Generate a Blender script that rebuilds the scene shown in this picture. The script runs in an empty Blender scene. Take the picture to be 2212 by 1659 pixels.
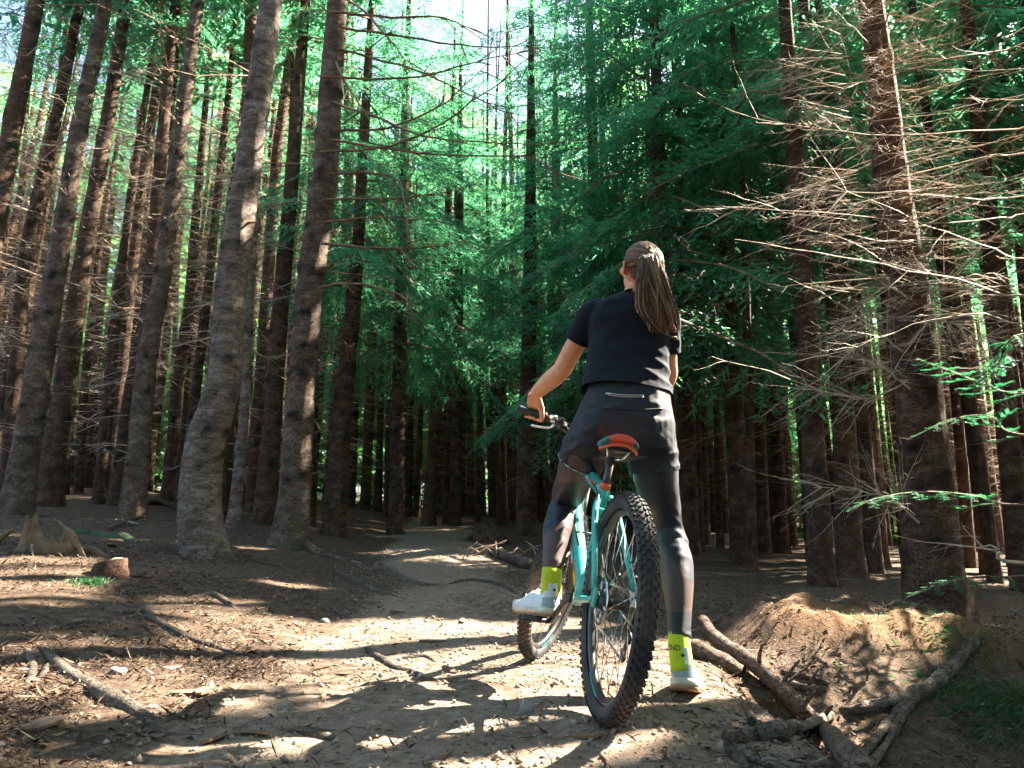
import bpy, bmesh, math, random
import numpy as np
from mathutils import Vector, Matrix, Quaternion
random.seed(7); rng = np.random.default_rng(11)
R = math.radians
scn = bpy.context.scene
col = scn.collection

# ------------------------------------------------------------------ camera
CAM_H, PITCH, FPX = 0.561, R(11.5), 745.0
cam_d = bpy.data.cameras.new("camera"); cam = bpy.data.objects.new("camera", cam_d); col.objects.link(cam)
cam.location = (0, 0, CAM_H); cam.rotation_euler = (R(90) + PITCH, 0, 0)
cam_d.sensor_width = 36; cam_d.lens = FPX / 1024 * 36; cam_d.clip_start = 0.02; cam_d.clip_end = 600
scn.camera = cam

# ------------------------------------------------------------------ sky, sun, exposure
SUN = Vector((0.665, 0.36, 0.69)).normalized()          # towards the sun
SUN_EL = math.asin(SUN.z); SUN_AZ = math.atan2(SUN.x, SUN.y)
wd = bpy.data.worlds.new("World"); scn.world = wd; wd.use_nodes = True
wn = wd.node_tree.nodes; wl = wd.node_tree.links
sky = wn.new("ShaderNodeTexSky"); sky.sky_type = 'NISHITA'; sky.sun_disc = False
sky.sun_elevation = SUN_EL; sky.sun_rotation = SUN_AZ
sky.air_density = 1.0; sky.dust_density = 3.0; sky.ozone_density = 1.0
bg = wn.get("Background"); bg.inputs[1].default_value = 0.05
wl.new(sky.outputs[0], bg.inputs[0])
sd = bpy.data.lights.new("sun", 'SUN'); sd.energy = 5.0; sd.angle = R(0.53); sd.color = (1.0, 0.91, 0.77)
so = bpy.data.objects.new("sun", sd); col.objects.link(so)
so.rotation_euler = (-SUN).to_track_quat('-Z', 'Y').to_euler(); so.location = SUN * 60
scn.view_settings.view_transform = 'Standard'; scn.view_settings.look = 'None'
scn.view_settings.exposure = 3.62; scn.view_settings.gamma = 1.0; scn.view_settings.use_curve_mapping = False
scn.cycles.use_denoising = True; scn.cycles.use_adaptive_sampling = True; scn.cycles.adaptive_threshold = 0.04
scn.cycles.max_bounces = 5; scn.cycles.diffuse_bounces = 3; scn.cycles.transmission_bounces = 4
scn.cycles.glossy_bounces = 2; scn.cycles.caustics_reflective = False; scn.cycles.caustics_refractive = False

# ------------------------------------------------------------------ maths helpers
def U(px, py, y):
    """picture point (1024 wide) -> world point at forward distance y"""
    u = (px - 512) / FPX; v = (384 - py) / FPX
    d = np.array([u, math.cos(PITCH) - v * math.sin(PITCH), math.sin(PITCH) + v * math.cos(PITCH)])
    d = d * (y / d[1])
    return Vector((d[0], d[1], d[2] + CAM_H))
S = 1024 / 2212
def W(px, py, y):
    return U(px * S, py * S, y)
def sm(a, b, x):
    t = np.clip((np.asarray(x, float) - a) / (b - a), 0, 1); return t * t * (3 - 2 * t)
def _h(i, j, s):
    n = (i * 374761393 + j * 668265263 + s * 982451653) & 0x7fffffff
    n = ((n ^ (n >> 13)) * 1274126177) & 0x7fffffff
    return ((n ^ (n >> 16)) & 0xffff) / 32767.5 - 1.0
def vn(x, y, s=0):
    x = np.asarray(x, float); y = np.asarray(y, float)
    i = np.floor(x).astype(np.int64); j = np.floor(y).astype(np.int64)
    fx = x - i; fy = y - j; fx = fx * fx * (3 - 2 * fx); fy = fy * fy * (3 - 2 * fy)
    a = _h(i, j, s); b = _h(i + 1, j, s); c = _h(i, j + 1, s); d = _h(i + 1, j + 1, s)
    return (a * (1 - fx) + b * fx) * (1 - fy) + (c * (1 - fx) + d * fx) * fy
def path_c(y):
    y = np.asarray(y, float)
    return np.where(y < 3.2, 0.0, np.where(y < 9, -0.17 * (y - 3.2), -0.986 - 0.09 * (y - 9)))
def ground_h(x, y):
    x = np.asarray(x, float); y = np.asarray(y, float)
    c = path_c(y)
    b = 0.068 * 0.8 * np.log1p(np.exp(np.clip((y - 4.3) / 0.8, -30, 60))) - 0.03 * np.clip(y - 20, 0, 60)
    dl = np.clip(c - 0.7 - x, 0, None); dl = dl * dl / (dl + 0.5)
    de = np.clip(x - c - 0.95, 0, None); de = de * de / (de + 0.35)
    z = b + (0.33 * (1 - np.exp(-dl / 1.2)) + 0.045 * dl) * (0.40 + 0.60 * sm(2.5, 6.0, y)) - 0.075 * de + 0.03 * np.clip(dl - 7, 0, 60)
    # hollow with roots and logs right of the path, soil mound behind it
    hol = sm(0.80, 1.08, x) * (1 - sm(3.1, 3.75, y)) * (1 - sm(2.2, 3.2, x))
    z = z - 0.24 * hol
    m = sm(3.72, 4.08, y + 0.10 * vn(x * 2.3, 0 * x, 5)) * (1 - sm(4.35, 5.6, y)) * sm(1.0, 1.5, x) * (1 - sm(2.3, 3.0, x))
    z = z + (0.23 + 0.05 * vn(x * 5, y * 5, 14) + 0.03 * vn(x * 13, y * 13, 15)) * m
    # bump in the path further on
    z = z + 0.14 * np.exp(-((x - c - 0.25) / 0.9) ** 2 - ((y - 8.6) / 0.9) ** 2)
    onp = np.exp(-((x - c) / 0.9) ** 2)
    rough = 1 - 0.35 * onp
    z = z + 0.045 * vn(x * 0.7 + 3, y * 0.7, 1) * rough * sm(1.5, 4.5, np.hypot(x - 0.3, y - 2.6) + 1.0)
    z = z + 0.016 * vn(x * 2.7, y * 2.7, 2) * rough + 0.008 * vn(x * 7, y * 7, 3) * rough + 0.0045 * vn(x * 17, y * 17, 4)
    z = z - 0.02 * np.exp(-(((x - 0.30) / 0.25) ** 2 + ((y - 2.45) / 0.25) ** 2)) * 0
    return z
def gh(x, y): return float(ground_h(x, y))
def G(px, py):
    """picture point (2212 wide) -> where its ray meets the ground"""
    lo = 1.0
    ys = np.concatenate([np.arange(0.9, 6, 0.02), np.arange(6, 40, 0.1)])
    d = W(px, py, 1.0); sl = d.x, d.z - CAM_H
    f = CAM_H + sl[1] * ys - ground_h(sl[0] * ys, ys)
    k = np.argmax(f < 0) if (f < 0).any() else len(ys) - 1
    y = float(ys[k])
    return Vector((sl[0] * y, y, gh(sl[0] * y, y)))
def GL(px, py, lift):
    """as G, but resting lift above the ground"""
    ys = np.arange(0.9, 12, 0.01); d = W(px, py, 1.0); sl = d.x, d.z - CAM_H
    f = CAM_H + sl[1] * ys - ground_h(sl[0] * ys, ys) - lift
    y = float(ys[np.argmax(f < 0)]); return Vector((sl[0] * y, y, CAM_H + sl[1] * y))
def proj(p):
    """world point -> picture (2212 wide)"""
    x, y, z = p[0], p[1], p[2] - CAM_H
    cz = y * math.cos(PITCH) + z * math.sin(PITCH); v = -y * math.sin(PITCH) + z * math.cos(PITCH)
    return ((512 + FPX * x / cz) / S, (384 - FPX * v / cz) / S)

# ------------------------------------------------------------------ mesh helpers
class MB:
    def __init__(s): s.v = []; s.f = []; s.m = []; s.c = []
    def add(s, vs, fs, mi=0):
        o = len(s.v); s.v.extend([tuple(v) for v in vs]); s.f.extend([tuple(i + o for i in f) for f in fs]); s.m.extend([mi] * len(fs))
        return o
    def box(s, c, d, M=None, mi=0):
        vs = [Vector((c[0] + sx * d[0] / 2, c[1] + sy * d[1] / 2, c[2] + sz * d[2] / 2)) for sx in (-1, 1) for sy in (-1, 1) for sz in (-1, 1)]
        if M is not None: vs = [M @ v for v in vs]
        s.add(vs, [(0, 1, 3, 2), (4, 6, 7, 5), (0, 4, 5, 1), (2, 3, 7, 6), (0, 2, 6, 4), (1, 5, 7, 3)], mi)
    def tube(s, pts, rad, n=8, cap=True, mi=0, flat=1.0, up=None, closed=False):
        pts = [Vector(p) for p in pts]; k = len(pts)
        if not hasattr(rad, '__len__'): rad = [rad] * k
        T = []
        for i in range(k):
            if closed: t = pts[(i + 1) % k] - pts[i - 1]
            else: t = pts[min(i + 1, k - 1)] - pts[max(i - 1, 0)]
            T.append(t.normalized() if t.length > 1e-9 else Vector((0, 0, 1)))
        a = Vector(up) if up is not None else (Vector((0, 0, 1)) if abs(T[0].z) < 0.9 else Vector((1, 0, 0)))
        nrm = (a - T[0] * a.dot(T[0])).normalized()
        vs = []
        for i in range(k):
            nrm = nrm - T[i] * nrm.dot(T[i])
            nrm = nrm.normalized() if nrm.length > 1e-6 else T[i].orthogonal().normalized()
            b = T[i].cross(nrm)
            r = rad[i]
            for j in range(n):
                an = 2 * math.pi * j / n
                vs.append(pts[i] + nrm * (math.cos(an) * r) + b * (math.sin(an) * r * flat))
        fs = []
        for i in range(k if closed else k - 1):
            for j in range(n):
                fs.append((i * n + j, i * n + (j + 1) % n, ((i + 1) % k) * n + (j + 1) % n, ((i + 1) % k) * n + j))
        if cap and not closed:
            fs.append(tuple(range(n - 1, -1, -1))); fs.append(tuple(range((k - 1) * n, k * n)))
        return s.add(vs, fs, mi)
    def loft(s, rings, cap=True, mi=0):
        n = len(rings[0]); vs = [v for r in rings for v in r]; fs = []
        for i in range(len(rings) - 1):
            for j in range(n):
                fs.append((i * n + j, i * n + (j + 1) % n, (i + 1) * n + (j + 1) % n, (i + 1) * n + j))
        if cap:
            fs.append(tuple(range(n - 1, -1, -1))); fs.append(tuple(range((len(rings) - 1) * n, len(rings) * n)))
        return s.add(vs, fs, mi)
    def ball(s, c, r, M=None, nu=12, nv=8, mi=0):
        r = (r, r, r) if not hasattr(r, '__len__') else r; rings = []
        for i in range(nv + 1):
            t = math.pi * i / nv; t = min(max(t, 0.02), math.pi - 0.02)
            ring = []
            for j in range(nu):
                a = 2 * math.pi * j / nu
                v = Vector((math.sin(t) * math.cos(a) * r[0], math.sin(t) * math.sin(a) * r[1], -math.cos(t) * r[2]))
                ring.append(Vector(c) + (M @ v if M is not None else v))
            rings.append(ring)
        s.loft(rings, True, mi)
    def lathe(s, prof, M, n=48, mi=0, closed=True):
        """prof: (radius, axial) pairs, turned about the Y axis, M places it"""
        rings = []
        for i in range(n):
            a = 2 * math.pi * i / n
            rings.append([M @ Vector((r * math.cos(a), ax, r * math.sin(a))) for r, ax in prof])
        k = len(prof); vs = [v for r in rings for v in r]; fs = []
        for i in range(n):
            for j in range(k if closed else k - 1):
                fs.append((i * k + j, ((i + 1) % n) * k + j, ((i + 1) % n) * k + (j + 1) % k, i * k + (j + 1) % k))
        s.add(vs, fs, mi)
    def mesh(s, name, smooth=True):
        me = bpy.data.meshes.new(name); me.from_pydata(s.v, [], s.f)
        if any(s.m): me.polygons.foreach_set('material_index', s.m)
        if smooth: me.polygons.foreach_set('use_smooth', [True] * len(s.f))
        me.validate(); me.update(); return me
    def build(s, name, mats, parent=None, smooth=True):
        return ob(name, s.mesh(name, smooth), mats, parent)
def np_mesh(name, V, F, smooth=False):
    V = np.asarray(V, np.float32); F = np.asarray(F, np.int32); k = F.shape[1]
    me = bpy.data.meshes.new(name)
    me.vertices.add(len(V)); me.vertices.foreach_set('co', V.ravel())
    me.loops.add(F.size); me.loops.foreach_set('vertex_index', F.ravel())
    me.polygons.add(len(F)); me.polygons.foreach_set('loop_start', np.arange(0, F.size, k, dtype=np.int32))
    if smooth: me.polygons.foreach_set('use_smooth', np.ones(len(F), bool))
    me.update(calc_edges=True); me.validate(); return me
def ob(name, me, mats=None, parent=None):
    o = bpy.data.objects.new(name, me); col.objects.link(o)
    if mats is not None and me is not None and len(me.materials) == 0:
        for m in (mats if isinstance(mats, (list, tuple)) else [mats]): me.materials.append(m)
    if parent is not None: o.parent = parent
    return o
def empty(name, loc=(0, 0, 0)):
    o = bpy.data.objects.new(name, None); col.objects.link(o); o.location = loc; o.empty_display_size = 0.1; return o
def tag(o, label=None, cat=None, group=None, kind=None):
    if label: o["label"] = label
    if cat: o["category"] = cat
    if group: o["group"] = group
    if kind: o["kind"] = kind
    return o
def remesh(mb, name, voxel, smooth_it=2, fac=0.5):
    me = mb.mesh(name + "_src"); o = bpy.data.objects.new(name + "_src", me); col.objects.link(o)
    m = o.modifiers.new("r", 'REMESH'); m.mode = 'VOXEL'; m.voxel_size = voxel; m.use_smooth_shade = True
    if smooth_it:
        q = o.modifiers.new("s", 'SMOOTH'); q.iterations = smooth_it; q.factor = fac
    dg = bpy.context.evaluated_depsgraph_get(); dg.update()
    out = bpy.data.meshes.new_from_object(o.evaluated_get(dg)); out.name = name
    bpy.data.objects.remove(o); bpy.data.meshes.remove(me)
    out.polygons.foreach_set('use_smooth', [True] * len(out.polygons))
    return out
def verts(me):
    a = np.empty(len(me.vertices) * 3, np.float32); me.vertices.foreach_get('co', a); return a.reshape(-1, 3)
def set_verts(me, a):
    me.vertices.foreach_set('co', np.asarray(a, np.float32).ravel()); me.update()
def spl(pts, n):
    """smooth resample of a polyline with Catmull-Rom"""
    P = [Vector(p) for p in pts]; P = [P[0] * 2 - P[1]] + P + [P[-1] * 2 - P[-2]]; out = []; k = len(P) - 3
    for i in range(n):
        t = i / (n - 1) * k; j = min(int(t), k - 1); t -= j
        a, b, c, d = P[j:j + 4]
        out.append(0.5 * ((2 * b) + (c - a) * t + (2 * a - 5 * b + 4 * c - d) * t * t + (3 * b - a - 3 * c + d) * t ** 3))
    return out
def lerp_list(vals, n):
    return list(np.interp(np.linspace(0, 1, n), np.linspace(0, 1, len(vals)), vals))

# ------------------------------------------------------------------ materials
def nmat(name):
    m = bpy.data.materials.new(name); m.use_nodes = True; nt = m.node_tree
    b = nt.nodes.get("Principled BSDF"); return m, nt, b
def nd(nt, t, **kw):
    n = nt.nodes.new(t)
    for k, v in kw.items(): setattr(n, k, v)
    return n
def coords(nt, scale=(1, 1, 1), kind='Object'):
    t = nd(nt, 'ShaderNodeTexCoord'); mp = nd(nt, 'ShaderNodeMapping'); mp.inputs['Scale'].default_value = scale
    nt.links.new(t.outputs[kind], mp.inputs[0]); return mp.outputs[0]
def noise(nt, vec, sc, det=4, rough=0.55, dist=0.0):
    n = nd(nt, 'ShaderNodeTexNoise'); n.inputs['Scale'].default_value = sc; n.inputs['Detail'].default_value = det
    n.inputs['Roughness'].default_value = rough; n.inputs['Distortion'].default_value = dist
    if vec is not None: nt.links.new(vec, n.inputs['Vector'])
    return n.outputs['Fac']
def ramp(nt, fac, stops):
    r = nd(nt, 'ShaderNodeValToRGB'); e = r.color_ramp.elements
    while len(e) < len(stops): e.new(0.5)
    for i, (p, c) in enumerate(stops): e[i].position = p; e[i].color = (*c, 1)
    nt.links.new(fac, r.inputs[0]); return r.outputs[0]
def mix(nt, fac, a, b, mode='MIX'):
    n = nd(nt, 'ShaderNodeMix', data_type='RGBA', blend_type=mode)
    for s, v in ((0, fac), (6, a), (7, b)):
        if hasattr(v, 'is_linked'): nt.links.new(v, n.inputs[s])
        elif isinstance(v, (int, float)): n.inputs[s].default_value = v
        else: n.inputs[s].default_value = (*v, 1)
    return n.outputs[2]
def mathn(nt, op, a, b):
    n = nd(nt, 'ShaderNodeMath', operation=op)
    for i, v in enumerate((a, b)):
        if hasattr(v, 'is_linked'): nt.links.new(v, n.inputs[i])
        else: n.inputs[i].default_value = v
    return n.outputs[0]
def bump(nt, b, h, dist=0.01, st=1.0):
    n = nd(nt, 'ShaderNodeBump'); n.inputs['Distance'].default_value = dist; n.inputs['Strength'].default_value = st
    nt.links.new(h, n.inputs['Height']); nt.links.new(n.outputs[0], b.inputs['Normal'])
def simple(name, c, rough=0.5, metal=0.0, var=0.12, sc=30, bmp=0.0, coat=0.0):
    m, nt, b = nmat(name); v = coords(nt)
    f = noise(nt, v, sc, 4)
    cc = ramp(nt, f, [(0.3, tuple(x * (1 - var) for x in c)), (0.7, tuple(min(1, x * (1 + var)) for x in c))])
    nt.links.new(cc, b.inputs['Base Color']); b.inputs['Roughness'].default_value = rough; b.inputs['Metallic'].default_value = metal
    if coat: b.inputs['Coat Weight'].default_value = coat; b.inputs['Coat Roughness'].default_value = 0.15
    if bmp: bump(nt, b, f, bmp)
    return m
def dirty(name, c, dust=(0.26, 0.19, 0.13), amount=.5, rough=.3, coat=.4, sc=9):
    m, nt, b = nmat(name); v = coords(nt); n1 = noise(nt, v, sc, 6, .7); n2 = noise(nt, v, 90, 4, .7)
    f = mathn(nt, 'MULTIPLY', ramp(nt, mathn(nt, 'ADD', mathn(nt, 'MULTIPLY', n1, .7), mathn(nt, 'MULTIPLY', n2, .3)), [(.42, (0, 0, 0)), (.68, (1, 1, 1))]), amount)
    nt.links.new(mix(nt, f, c, dust), b.inputs['Base Color']); rr = mathn(nt, 'ADD', mathn(nt, 'MULTIPLY', f, .8), rough); nt.links.new(rr, b.inputs['Roughness'])
    b.inputs['Coat Weight'].default_value = coat; b.inputs['Coat Roughness'].default_value = .2; return m
def bark(name, dark, mid, light, horiz=3.2, moss=(0.02, 0.12, 0.03), crack=0.35):
    m, nt, b = nmat(name)
    v = coords(nt, (1, 1, horiz)); oi = nd(nt, 'ShaderNodeObjectInfo')
    va = nd(nt, 'ShaderNodeVectorMath', operation='ADD'); nt.links.new(v, va.inputs[0])
    rv = nd(nt, 'ShaderNodeVectorMath', operation='SCALE'); rv.inputs[0].default_value = (7, 13, 5); nt.links.new(oi.outputs['Random'], rv.inputs['Scale'])
    nt.links.new(rv.outputs[0], va.inputs[1]); v = va.outputs[0]
    n1 = noise(nt, v, 5, 6, 0.65, 0.6); n2 = noise(nt, v, 22, 5, 0.7, 1.0)
    vo = nd(nt, 'ShaderNodeTexVoronoi', feature='DISTANCE_TO_EDGE'); vo.inputs['Scale'].default_value = 24
    vd = nd(nt, 'ShaderNodeTexNoise'); vd.inputs['Scale'].default_value = 9; vd.inputs['Detail'].default_value = 4; nt.links.new(v, vd.inputs['Vector'])
    vm = nd(nt, 'ShaderNodeVectorMath', operation='MULTIPLY_ADD'); nt.links.new(vd.outputs['Color'], vm.inputs[0]); vm.inputs[1].default_value = (.28, .28, .28); nt.links.new(v, vm.inputs[2]); nt.links.new(vm.outputs[0], vo.inputs['Vector'])
    cr = ramp(nt, vo.outputs['Distance'], [(0.0, (0, 0, 0)), (0.07, (1, 1, 1))])
    c1 = ramp(nt, n1, [(0.28, dark), (0.5, mid), (0.72, light)])
    c2 = mix(nt, mathn(nt, 'MULTIPLY', n2, 0.75), c1, tuple(x * 0.35 for x in dark))
    c3 = mix(nt, crack, c2, cr, 'MULTIPLY')
    vf = nd(nt, 'ShaderNodeVectorMath', operation='MULTIPLY'); nt.links.new(v, vf.inputs[0]); vf.inputs[1].default_value = (1, 1, 3.5 / max(horiz, 1))
    n4 = noise(nt, vf.outputs[0], 26, 3, .6, .4); fl_ = ramp(nt, n4, [(.57, (0, 0, 0)), (.63, (1, 1, 1))])
    c3 = mix(nt, mathn(nt, 'MULTIPLY', fl_, .8), c3, tuple(x * .4 for x in dark))
    at = nd(nt, 'ShaderNodeVertexColor', layer_name='Col'); sp = nd(nt, 'ShaderNodeSeparateColor'); nt.links.new(at.outputs[0], sp.inputs[0])
    c4 = mix(nt, sp.outputs[0], c3, (0.012, 0.009, 0.008))
    mossn = mathn(nt, 'MULTIPLY', sp.outputs[1], ramp(nt, n2, [(0.38, (0, 0, 0)), (0.55, (1, 1, 1))]))
    c5 = mix(nt, mossn, c4, moss)
    nt.links.new(c5, b.inputs['Base Color']); b.inputs['Roughness'].default_value = 0.9; b.inputs['Specular IOR Level'].default_value = 0.2
    hh = mathn(nt, 'ADD', mathn(nt, 'MULTIPLY', cr, 0.7), n2)
    bump(nt, b, hh, 0.02, 1.0)
    return m
def leafmat(name, c1, c2, t1, rough=0.5, fac=0.45):
    m, nt, b = nmat(name); oi = nd(nt, 'ShaderNodeObjectInfo'); geo = nd(nt, 'ShaderNodeNewGeometry')
    v = coords(nt); f = noise(nt, v, 1.7, 3)
    f2 = mathn(nt, 'ADD', mathn(nt, 'MULTIPLY', f, 0.55), mathn(nt, 'MULTIPLY', geo.outputs['Random Per Island'], 0.5))
    cc = ramp(nt, f2, [(0.25, c1), (0.75, c2)])
    nt.links.new(cc, b.inputs['Base Color']); b.inputs['Roughness'].default_value = rough; b.inputs['Specular IOR Level'].default_value = 0.35
    tr = nd(nt, 'ShaderNodeBsdfTranslucent'); tc = mix(nt, f2, t1, tuple(x * 1.5 for x in t1)); nt.links.new(tc, tr.inputs[0])
    ms = nd(nt, 'ShaderNodeMixShader'); ms.inputs[0].default_value = fac
    nt.links.new(b.outputs[0], ms.inputs[1]); nt.links.new(tr.outputs[0], ms.inputs[2])
    nt.links.new(ms.outputs[0], nt.nodes['Material Output'].inputs['Surface']); return m

M = {}
M['bark'] = bark('spruce_bark', (0.055, 0.028, 0.016), (0.165, 0.094, 0.060), (0.34, 0.23, 0.16), 1.7, crack=.55)
M['bark_grey'] = bark('grey_brown_bark', (0.08, 0.050, 0.034), (0.25, 0.172, 0.125), (0.50, 0.385, 0.30), 1.8, crack=.5)
M['bark_pale'] = bark('pale_bark', (0.09, 0.058, 0.042), (0.36, 0.275, 0.22), (0.68, 0.59, 0.52), 2.6, crack=.4)
M['bark_red'] = bark('reddish_bark', (0.10, 0.05, 0.03), (0.20, 0.115, 0.075), (0.36, 0.24, 0.17), 1.7, crack=.5)
M['twig'] = simple('dead_twig', (0.22, 0.14, 0.09), 0.85, var=0.45, sc=9)
M['twig_pale'] = simple('pale_dead_twig', (0.42, 0.33, 0.25), 0.85, var=0.4, sc=9)
M['needle'] = leafmat('spruce_needles', (0.012, 0.056, 0.042), (0.055, 0.145, 0.075), (0.10, 0.34, 0.17), fac=.52)
M['needle_fir'] = leafmat('fir_needles', (0.014, 0.060, 0.032), (0.040, 0.13, 0.065), (0.035, 0.20, 0.075))  # own green of the near fir boughs
M['leaf'] = leafmat('broad_leaves', (0.022, 0.100, 0.042), (0.120, 0.22, 0.060), (0.22, 0.52, 0.17), fac=0.62)

# ================================================================== the ground
def axis_grid(c, lo, hi, k, n, span):
    u = np.linspace(np.arcsinh((lo - c) * math.sinh(k) / span) / k, np.arcsinh((hi - c) * math.sinh(k) / span) / k, n)
    return c + span * np.sinh(k * u) / math.sinh(k)
gx = axis_grid(0.2, -70, 70, 5.0, 370, 70); gy = axis_grid(2.6, -25, 95, 5.2, 370, 95)
XX, YY = np.meshgrid(gx, gy); ZZ = ground_h(XX, YY)
nx, ny = len(gx), len(gy)
V = np.stack([XX.ravel(), YY.ravel(), ZZ.ravel()], 1)
ii = (np.arange(ny - 1)[:, None] * nx + np.arange(nx - 1)[None, :]).ravel()
F = np.stack([ii, ii + 1, ii + 1 + nx, ii + nx], 1)
gme = np_mesh('ground', V, F, True)
pc = path_c(YY.ravel()); xw = V[:, 0]; yw = V[:, 1]
wid = 0.85 + 0.18 * vn(yw * 1.3, 0 * yw, 9) + 0.25 * (yw < 4.2)
pm = 1 - sm(0.45, 1.15, np.abs(xw - pc - 0.05 + 0.25 * vn(xw * 1.1, yw * 1.1, 21)) / wid)
pm = pm * (0.75 + 0.25 * vn(xw * 3, yw * 3, 22))
face = sm(3.7, 3.9, yw) * (1 - sm(4.05, 4.35, yw)) * sm(1.1, 1.5, xw) * (1 - sm(2.2, 2.8, xw))
mossm = sm(0.25, 0.6, vn(xw * 1.6 + 5, yw * 1.6, 31)) * (sm(1.5, 2.0, xw) * (1 - sm(1.5, 3.6, yw)) + 0.8 * sm(4.0, 4.15, yw) * (1 - sm(4.7, 5, yw)) * sm(1.5, 1.9, xw) * (1 - sm(2.5, 2.9, xw)))
ca = gme.color_attributes.new('Col', 'FLOAT_COLOR', 'POINT')
cc = np.stack([np.clip(pm, 0, 1), np.clip(mossm, 0, 1), face, np.ones_like(pm)], 1).astype(np.float32)
ca.data.foreach_set('color', cc.ravel())
m, nt, b = nmat('forest_soil'); M['soil'] = m
v = coords(nt)
n1 = noise(nt, v, 2.2, 6, 0.6); n2 = noise(nt, v, 16, 6, 0.7); n3 = noise(nt, v, 75, 4, 0.75); 
vo = nd(nt, 'ShaderNodeTexVoronoi'); vo.inputs['Scale'].default_value = 55; nt.links.new(v, vo.inputs['Vector'])
lit = ramp(nt, n2, [(0.28, (0.030, 0.020, 0.014)), (0.5, (0.082, 0.054, 0.036)), (0.74, (0.165, 0.112, 0.077))])
lit = mix(nt, 0.5, lit, ramp(nt, vo.outputs['Distance'], [(.1, (.25, .25, .25)), (.6, (.8, .8, .8))]), 'SOFT_LIGHT')
pth = ramp(nt, n2, [(0.25, (0.165, 0.118, 0.084)), (0.5, (0.295, 0.220, 0.163)), (0.75, (0.41, 0.320, 0.248))])
pth = mix(nt, mathn(nt, 'MULTIPLY', n1, 0.6), pth, (0.17, 0.105, 0.07))
at = nd(nt, 'ShaderNodeVertexColor', layer_name='Col'); sp = nd(nt, 'ShaderNodeSeparateColor'); nt.links.new(at.outputs[0], sp.inputs[0])
pf = ramp(nt, mathn(nt, 'ADD', sp.outputs[0], mathn(nt, 'MULTIPLY', mathn(nt, 'SUBTRACT', n2, 0.5), 0.9)), [(0.3, (0, 0, 0)), (0.75, (1, 1, 1))])
c0 = mix(nt, pf, lit, pth)
c1 = mix(nt, mathn(nt, 'MULTIPLY', sp.outputs[2], 0.8), c0, (0.20, 0.105, 0.05))
c2 = mix(nt, mathn(nt, 'MULTIPLY', sp.outputs[1], ramp(nt, n2, [(0.4, (0, 0, 0)), (0.6, (1, 1, 1))])), c1, (0.03, 0.10, 0.035))
c3 = mix(nt, mathn(nt, 'MULTIPLY', ramp(nt, n3, [(0.52, (0, 0, 0)), (0.66, (1, 1, 1))]), 0.5), c2, (0.03, 0.02, 0.015))
nt.links.new(c3, b.inputs['Base Color']); b.inputs['Roughness'].default_value = 0.95; b.inputs['Specular IOR Level'].default_value = 0.15
bump(nt, b, mathn(nt, 'ADD', mathn(nt, 'MULTIPLY', n2, 1.0), mathn(nt, 'MULTIPLY', n3, 0.45)), 0.03, 0.85)
tag(ob('ground', gme, m), kind='structure')

# ---- litter: fallen leaves, needles, bark flakes and twigs nobody could count
def scatter(n, ylo, yhi, fr=1.15):
    y = ylo * (yhi / ylo) ** rng.random(n * 4)
    x = (rng.random(n * 4) * 2 - 1) * y * 0.70 * fr
    off = np.abs(x - path_c(y)) - 0.1
    keep = rng.random(n * 4) < np.where(off < 0.85, 0.05 + 0.30 * np.clip(off, 0, 1) ** 1.5, 1.0) * np.clip(.62 + .75 * vn(x * 1.9, y * 1.9, 77) + .5 * vn(x * 6, y * 6, 78), .06, 1)
    return x[keep][:n], y[keep][:n]
def litter(n, ylo, yhi, smin, smax, asp, name, mat, lift=0.004):
    x, y = scatter(n, ylo, yhi); n = len(x)
    z = ground_h(x, y)
    s = smin * (smax / smin) ** (rng.random(n) ** 1.6); w = s * (asp[0] + (asp[1] - asp[0]) * rng.random(n))
    a = rng.random(n) * 2 * math.pi; tilt = rng.normal(0, 0.35, n); roll = rng.normal(0, 0.4, n)
    d = np.stack([np.cos(a) * np.cos(tilt), np.sin(a) * np.cos(tilt), np.sin(tilt)], 1)
    sd_ = np.stack([-np.sin(a), np.cos(a), np.tan(roll) * 0.8], 1); sd_ /= np.linalg.norm(sd_, axis=1)[:, None]
    up = np.cross(d, sd_)
    c = np.stack([x, y, z + lift + np.abs(np.sin(tilt)) * s * 0.35 + 0.3 * w * np.abs(np.sin(roll))], 1)
    P = [c - d * s[:, None] / 2, c + sd_ * w[:, None] / 2 + up * (w * 0.25)[:, None], c + d * s[:, None] / 2 + up * (s * rng.normal(0, .15, n))[:, None], c - sd_ * w[:, None] / 2 + up * (w * 0.25)[:, None]]
    V = np.stack(P, 1).reshape(-1, 3); i = np.arange(n) * 4
    F = np.concatenate([np.stack([i, i + 1, i + 2], 1), np.stack([i, i + 2, i + 3], 1)])
    o = ob(name, np_mesh(name, V, F), mat); return o
m, nt, b = nmat('dead_leaf'); M['dead_leaf'] = m
geo = nd(nt, 'ShaderNodeNewGeometry')
nt.links.new(ramp(nt, geo.outputs['Random Per Island'], [(0.0, (0.025, 0.015, 0.010)), (0.35, (0.080, 0.046, 0.029)), (0.7, (0.15, 0.092, 0.058)), (0.9, (0.22, 0.155, 0.105)), (1.0, (0.33, 0.26, 0.19))]), b.inputs['Base Color'])
b.inputs['Roughness'].default_value = 0.75; b.inputs['Specular IOR Level'].default_value = 0.25
tag(litter(62000, 1.1, 9.0, 0.005, 0.030, (0.2, 0.7), 'leaf_litter', m), 'brown fallen leaves and bark flakes strewn over the forest floor', 'leaf litter', kind='stuff')
tag(litter(40000, 1.1, 7.0, 0.014, 0.075, (0.025, 0.08), 'needle_litter', m), 'fine dry needles and thin twigs strewn over the forest floor', 'needle litter', kind='stuff')

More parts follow.
